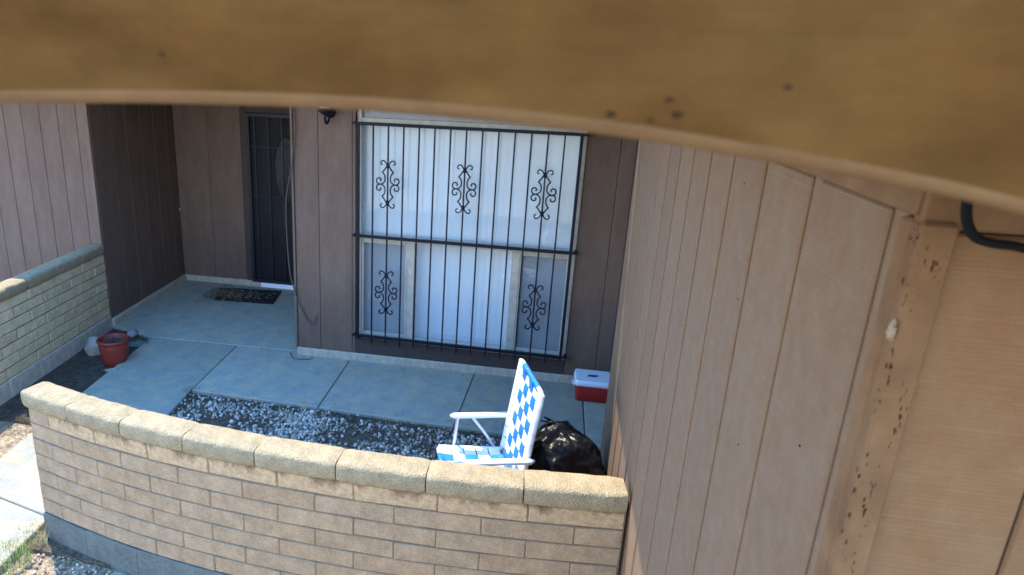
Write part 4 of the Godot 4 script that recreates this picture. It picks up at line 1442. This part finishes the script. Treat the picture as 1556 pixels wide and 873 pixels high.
	tag(put(self, "stone_chip", stone_mesh(Vector3(0.07, 0.012, 0.028), 21, 0.4, 8, 12), M.rock, Transform3D(Basis(Vector3.UP, 0.5), Vector3(-3.80, 0.0, -4.90))), "white stone chip at the foot of the flower pot", "stone")
	# dry grass beside the bag, weeds at the end of the front wall
	grass("dry_grass", "reddish dry grass tuft between the garbage bag and the side building", Vector3(0.40, -0.03, -3.42), 70, 0.10, 0.16, Color(0.36, 0.20, 0.10), Color(0.50, 0.34, 0.18))
	grass("dry_grass", "straw coloured grass tuft at the left end of the front wall", Vector3(-2.80, -0.05, -2.82), 230, 0.12, 0.10, Color(0.55, 0.46, 0.22), Color(0.32, 0.34, 0.12))
	grass("weed", "green weed growing at the bottom left beside the path", Vector3(-2.82, -0.05, -2.60), 260, 0.13, 0.12, Color(0.24, 0.34, 0.08), Color(0.35, 0.36, 0.13))
	grass("weed", "small dry weed in the walk joint at the gravel corner", Vector3(-2.93, -0.02, -4.70), 40, 0.06, 0.09, Color(0.25, 0.21, 0.12), Color(0.36, 0.30, 0.17))
	# pale dead stalks standing in the gravel
	for q in [[-1.93, -4.42, 0.20, "dead stalk standing in the gravel nearest the flower pot side"], [-1.05, -4.35, 0.24, "dead stalk standing in the middle of the gravel"]]:
		var st := begin()
		var base := Vector3(0, -0.02, 0)
		for k in 3:
			add_tube(st, smooth_path([base, base + Vector3(0.02 * k - 0.03, q[2] * 0.5, 0.02), base + Vector3(0.05 * k - 0.08, q[2] * (1.0 - 0.15 * k), 0.03 * k)], 4), 0.0028, 0.001, 5)
		tag(put(self, "dead_stalk", finish(st), M.pale, Transform3D(Basis(), Vector3(q[0], 0, q[1]))), q[3], "weed")
	# cords
	tag(put(self, "cable", tube_mesh(smooth_path([Vector3(0.4320, 2.62, -0.790), Vector3(0.4290, 2.54, -0.790), Vector3(0.4310, 2.505, -0.788), Vector3(0.4410, 2.484, -0.785), Vector3(0.4580, 2.477, -0.783), Vector3(0.4850, 2.475, -0.783), Vector3(0.525, 2.466, -0.783), Vector3(0.60, 2.455, -0.783)], 6), 0.0052, -1, 10), M.cord), "black cable bending out from behind the beam at the right", "cable")
	var wz := back_z(-2.35) + 0.018
	tag(put(self, "wire", tube_mesh(smooth_path([Vector3(-2.300, 2.60, wz), Vector3(-2.305, 2.32, wz), Vector3(-2.306, 2.11, wz), Vector3(-2.350, 1.79, wz + 0.01), Vector3(-2.405, 1.48, wz + 0.01), Vector3(-2.392, 0.92, wz + 0.01), Vector3(-2.345, 0.66, wz + 0.006), Vector3(-2.246, 0.41, wz), Vector3(-2.165, 0.335, wz), Vector3(-2.133, 0.43, wz)], 6), 0.0055, -1, 6), M.wire), "thin brown wire hanging loose down the corner beside the entry", "wire")
	tag(put(self, "wasp_nest", stone_mesh(Vector3(0.004, 0.011, 0.005), 33, 0.6, 12, 14), M.cocoon, Transform3D(Basis(), Vector3(0.397, 2.363, -0.806))), "pale fuzzy cocoon stuck on the corner trim at the right", "nest")
	var wz2 := back_z(-2.3) + 0.10
	tag(put(self, "wire", tube_mesh(smooth_path([Vector3(-2.42, 0.006, wz2 - 0.10), Vector3(-2.33, 0.006, wz2 + 0.02), Vector3(-2.20, 0.006, wz2 + 0.01), Vector3(-2.16, 0.006, wz2 - 0.04)], 6), 0.004, -1, 6), M.wire), "loose end of wire lying on the walk at the house corner", "wire")

func grass(called: String, label: String, at: Vector3, n: int, spread: float, tall: float, c1: Color, c2: Color) -> void:
	var st := begin()
	for i in n:
		var a := rng.randf() * TAU
		var r := spread * sqrt(rng.randf())
		var base := Vector3(cos(a) * r, 0, sin(a) * r)
		var hgt: float = tall * rng.randf_range(0.4, 1.1)
		var lean := Vector3(rng.randf_range(-1, 1), 0, rng.randf_range(-1, 1)) * hgt * 0.7
		var side := Vector3(sin(a * 3.0), 0, cos(a * 3.0)) * 0.0016
		var m := base + lean * 0.35 + Vector3(0, hgt * 0.65, 0)
		var e := base + lean + Vector3(0, hgt * 0.9, 0)
		st.set_color(c1.lerp(c2, rng.randf()))
		quad(st, base - side, m - side * 0.8, m + side * 0.8, base + side, 1)
		tri(st, m - side * 0.8, e, m + side * 0.8, 1)
	tag(put(self, called, finish(st), M.straw, Transform3D(Basis(), at)), label, "grass" if called == "dry_grass" else "weed")
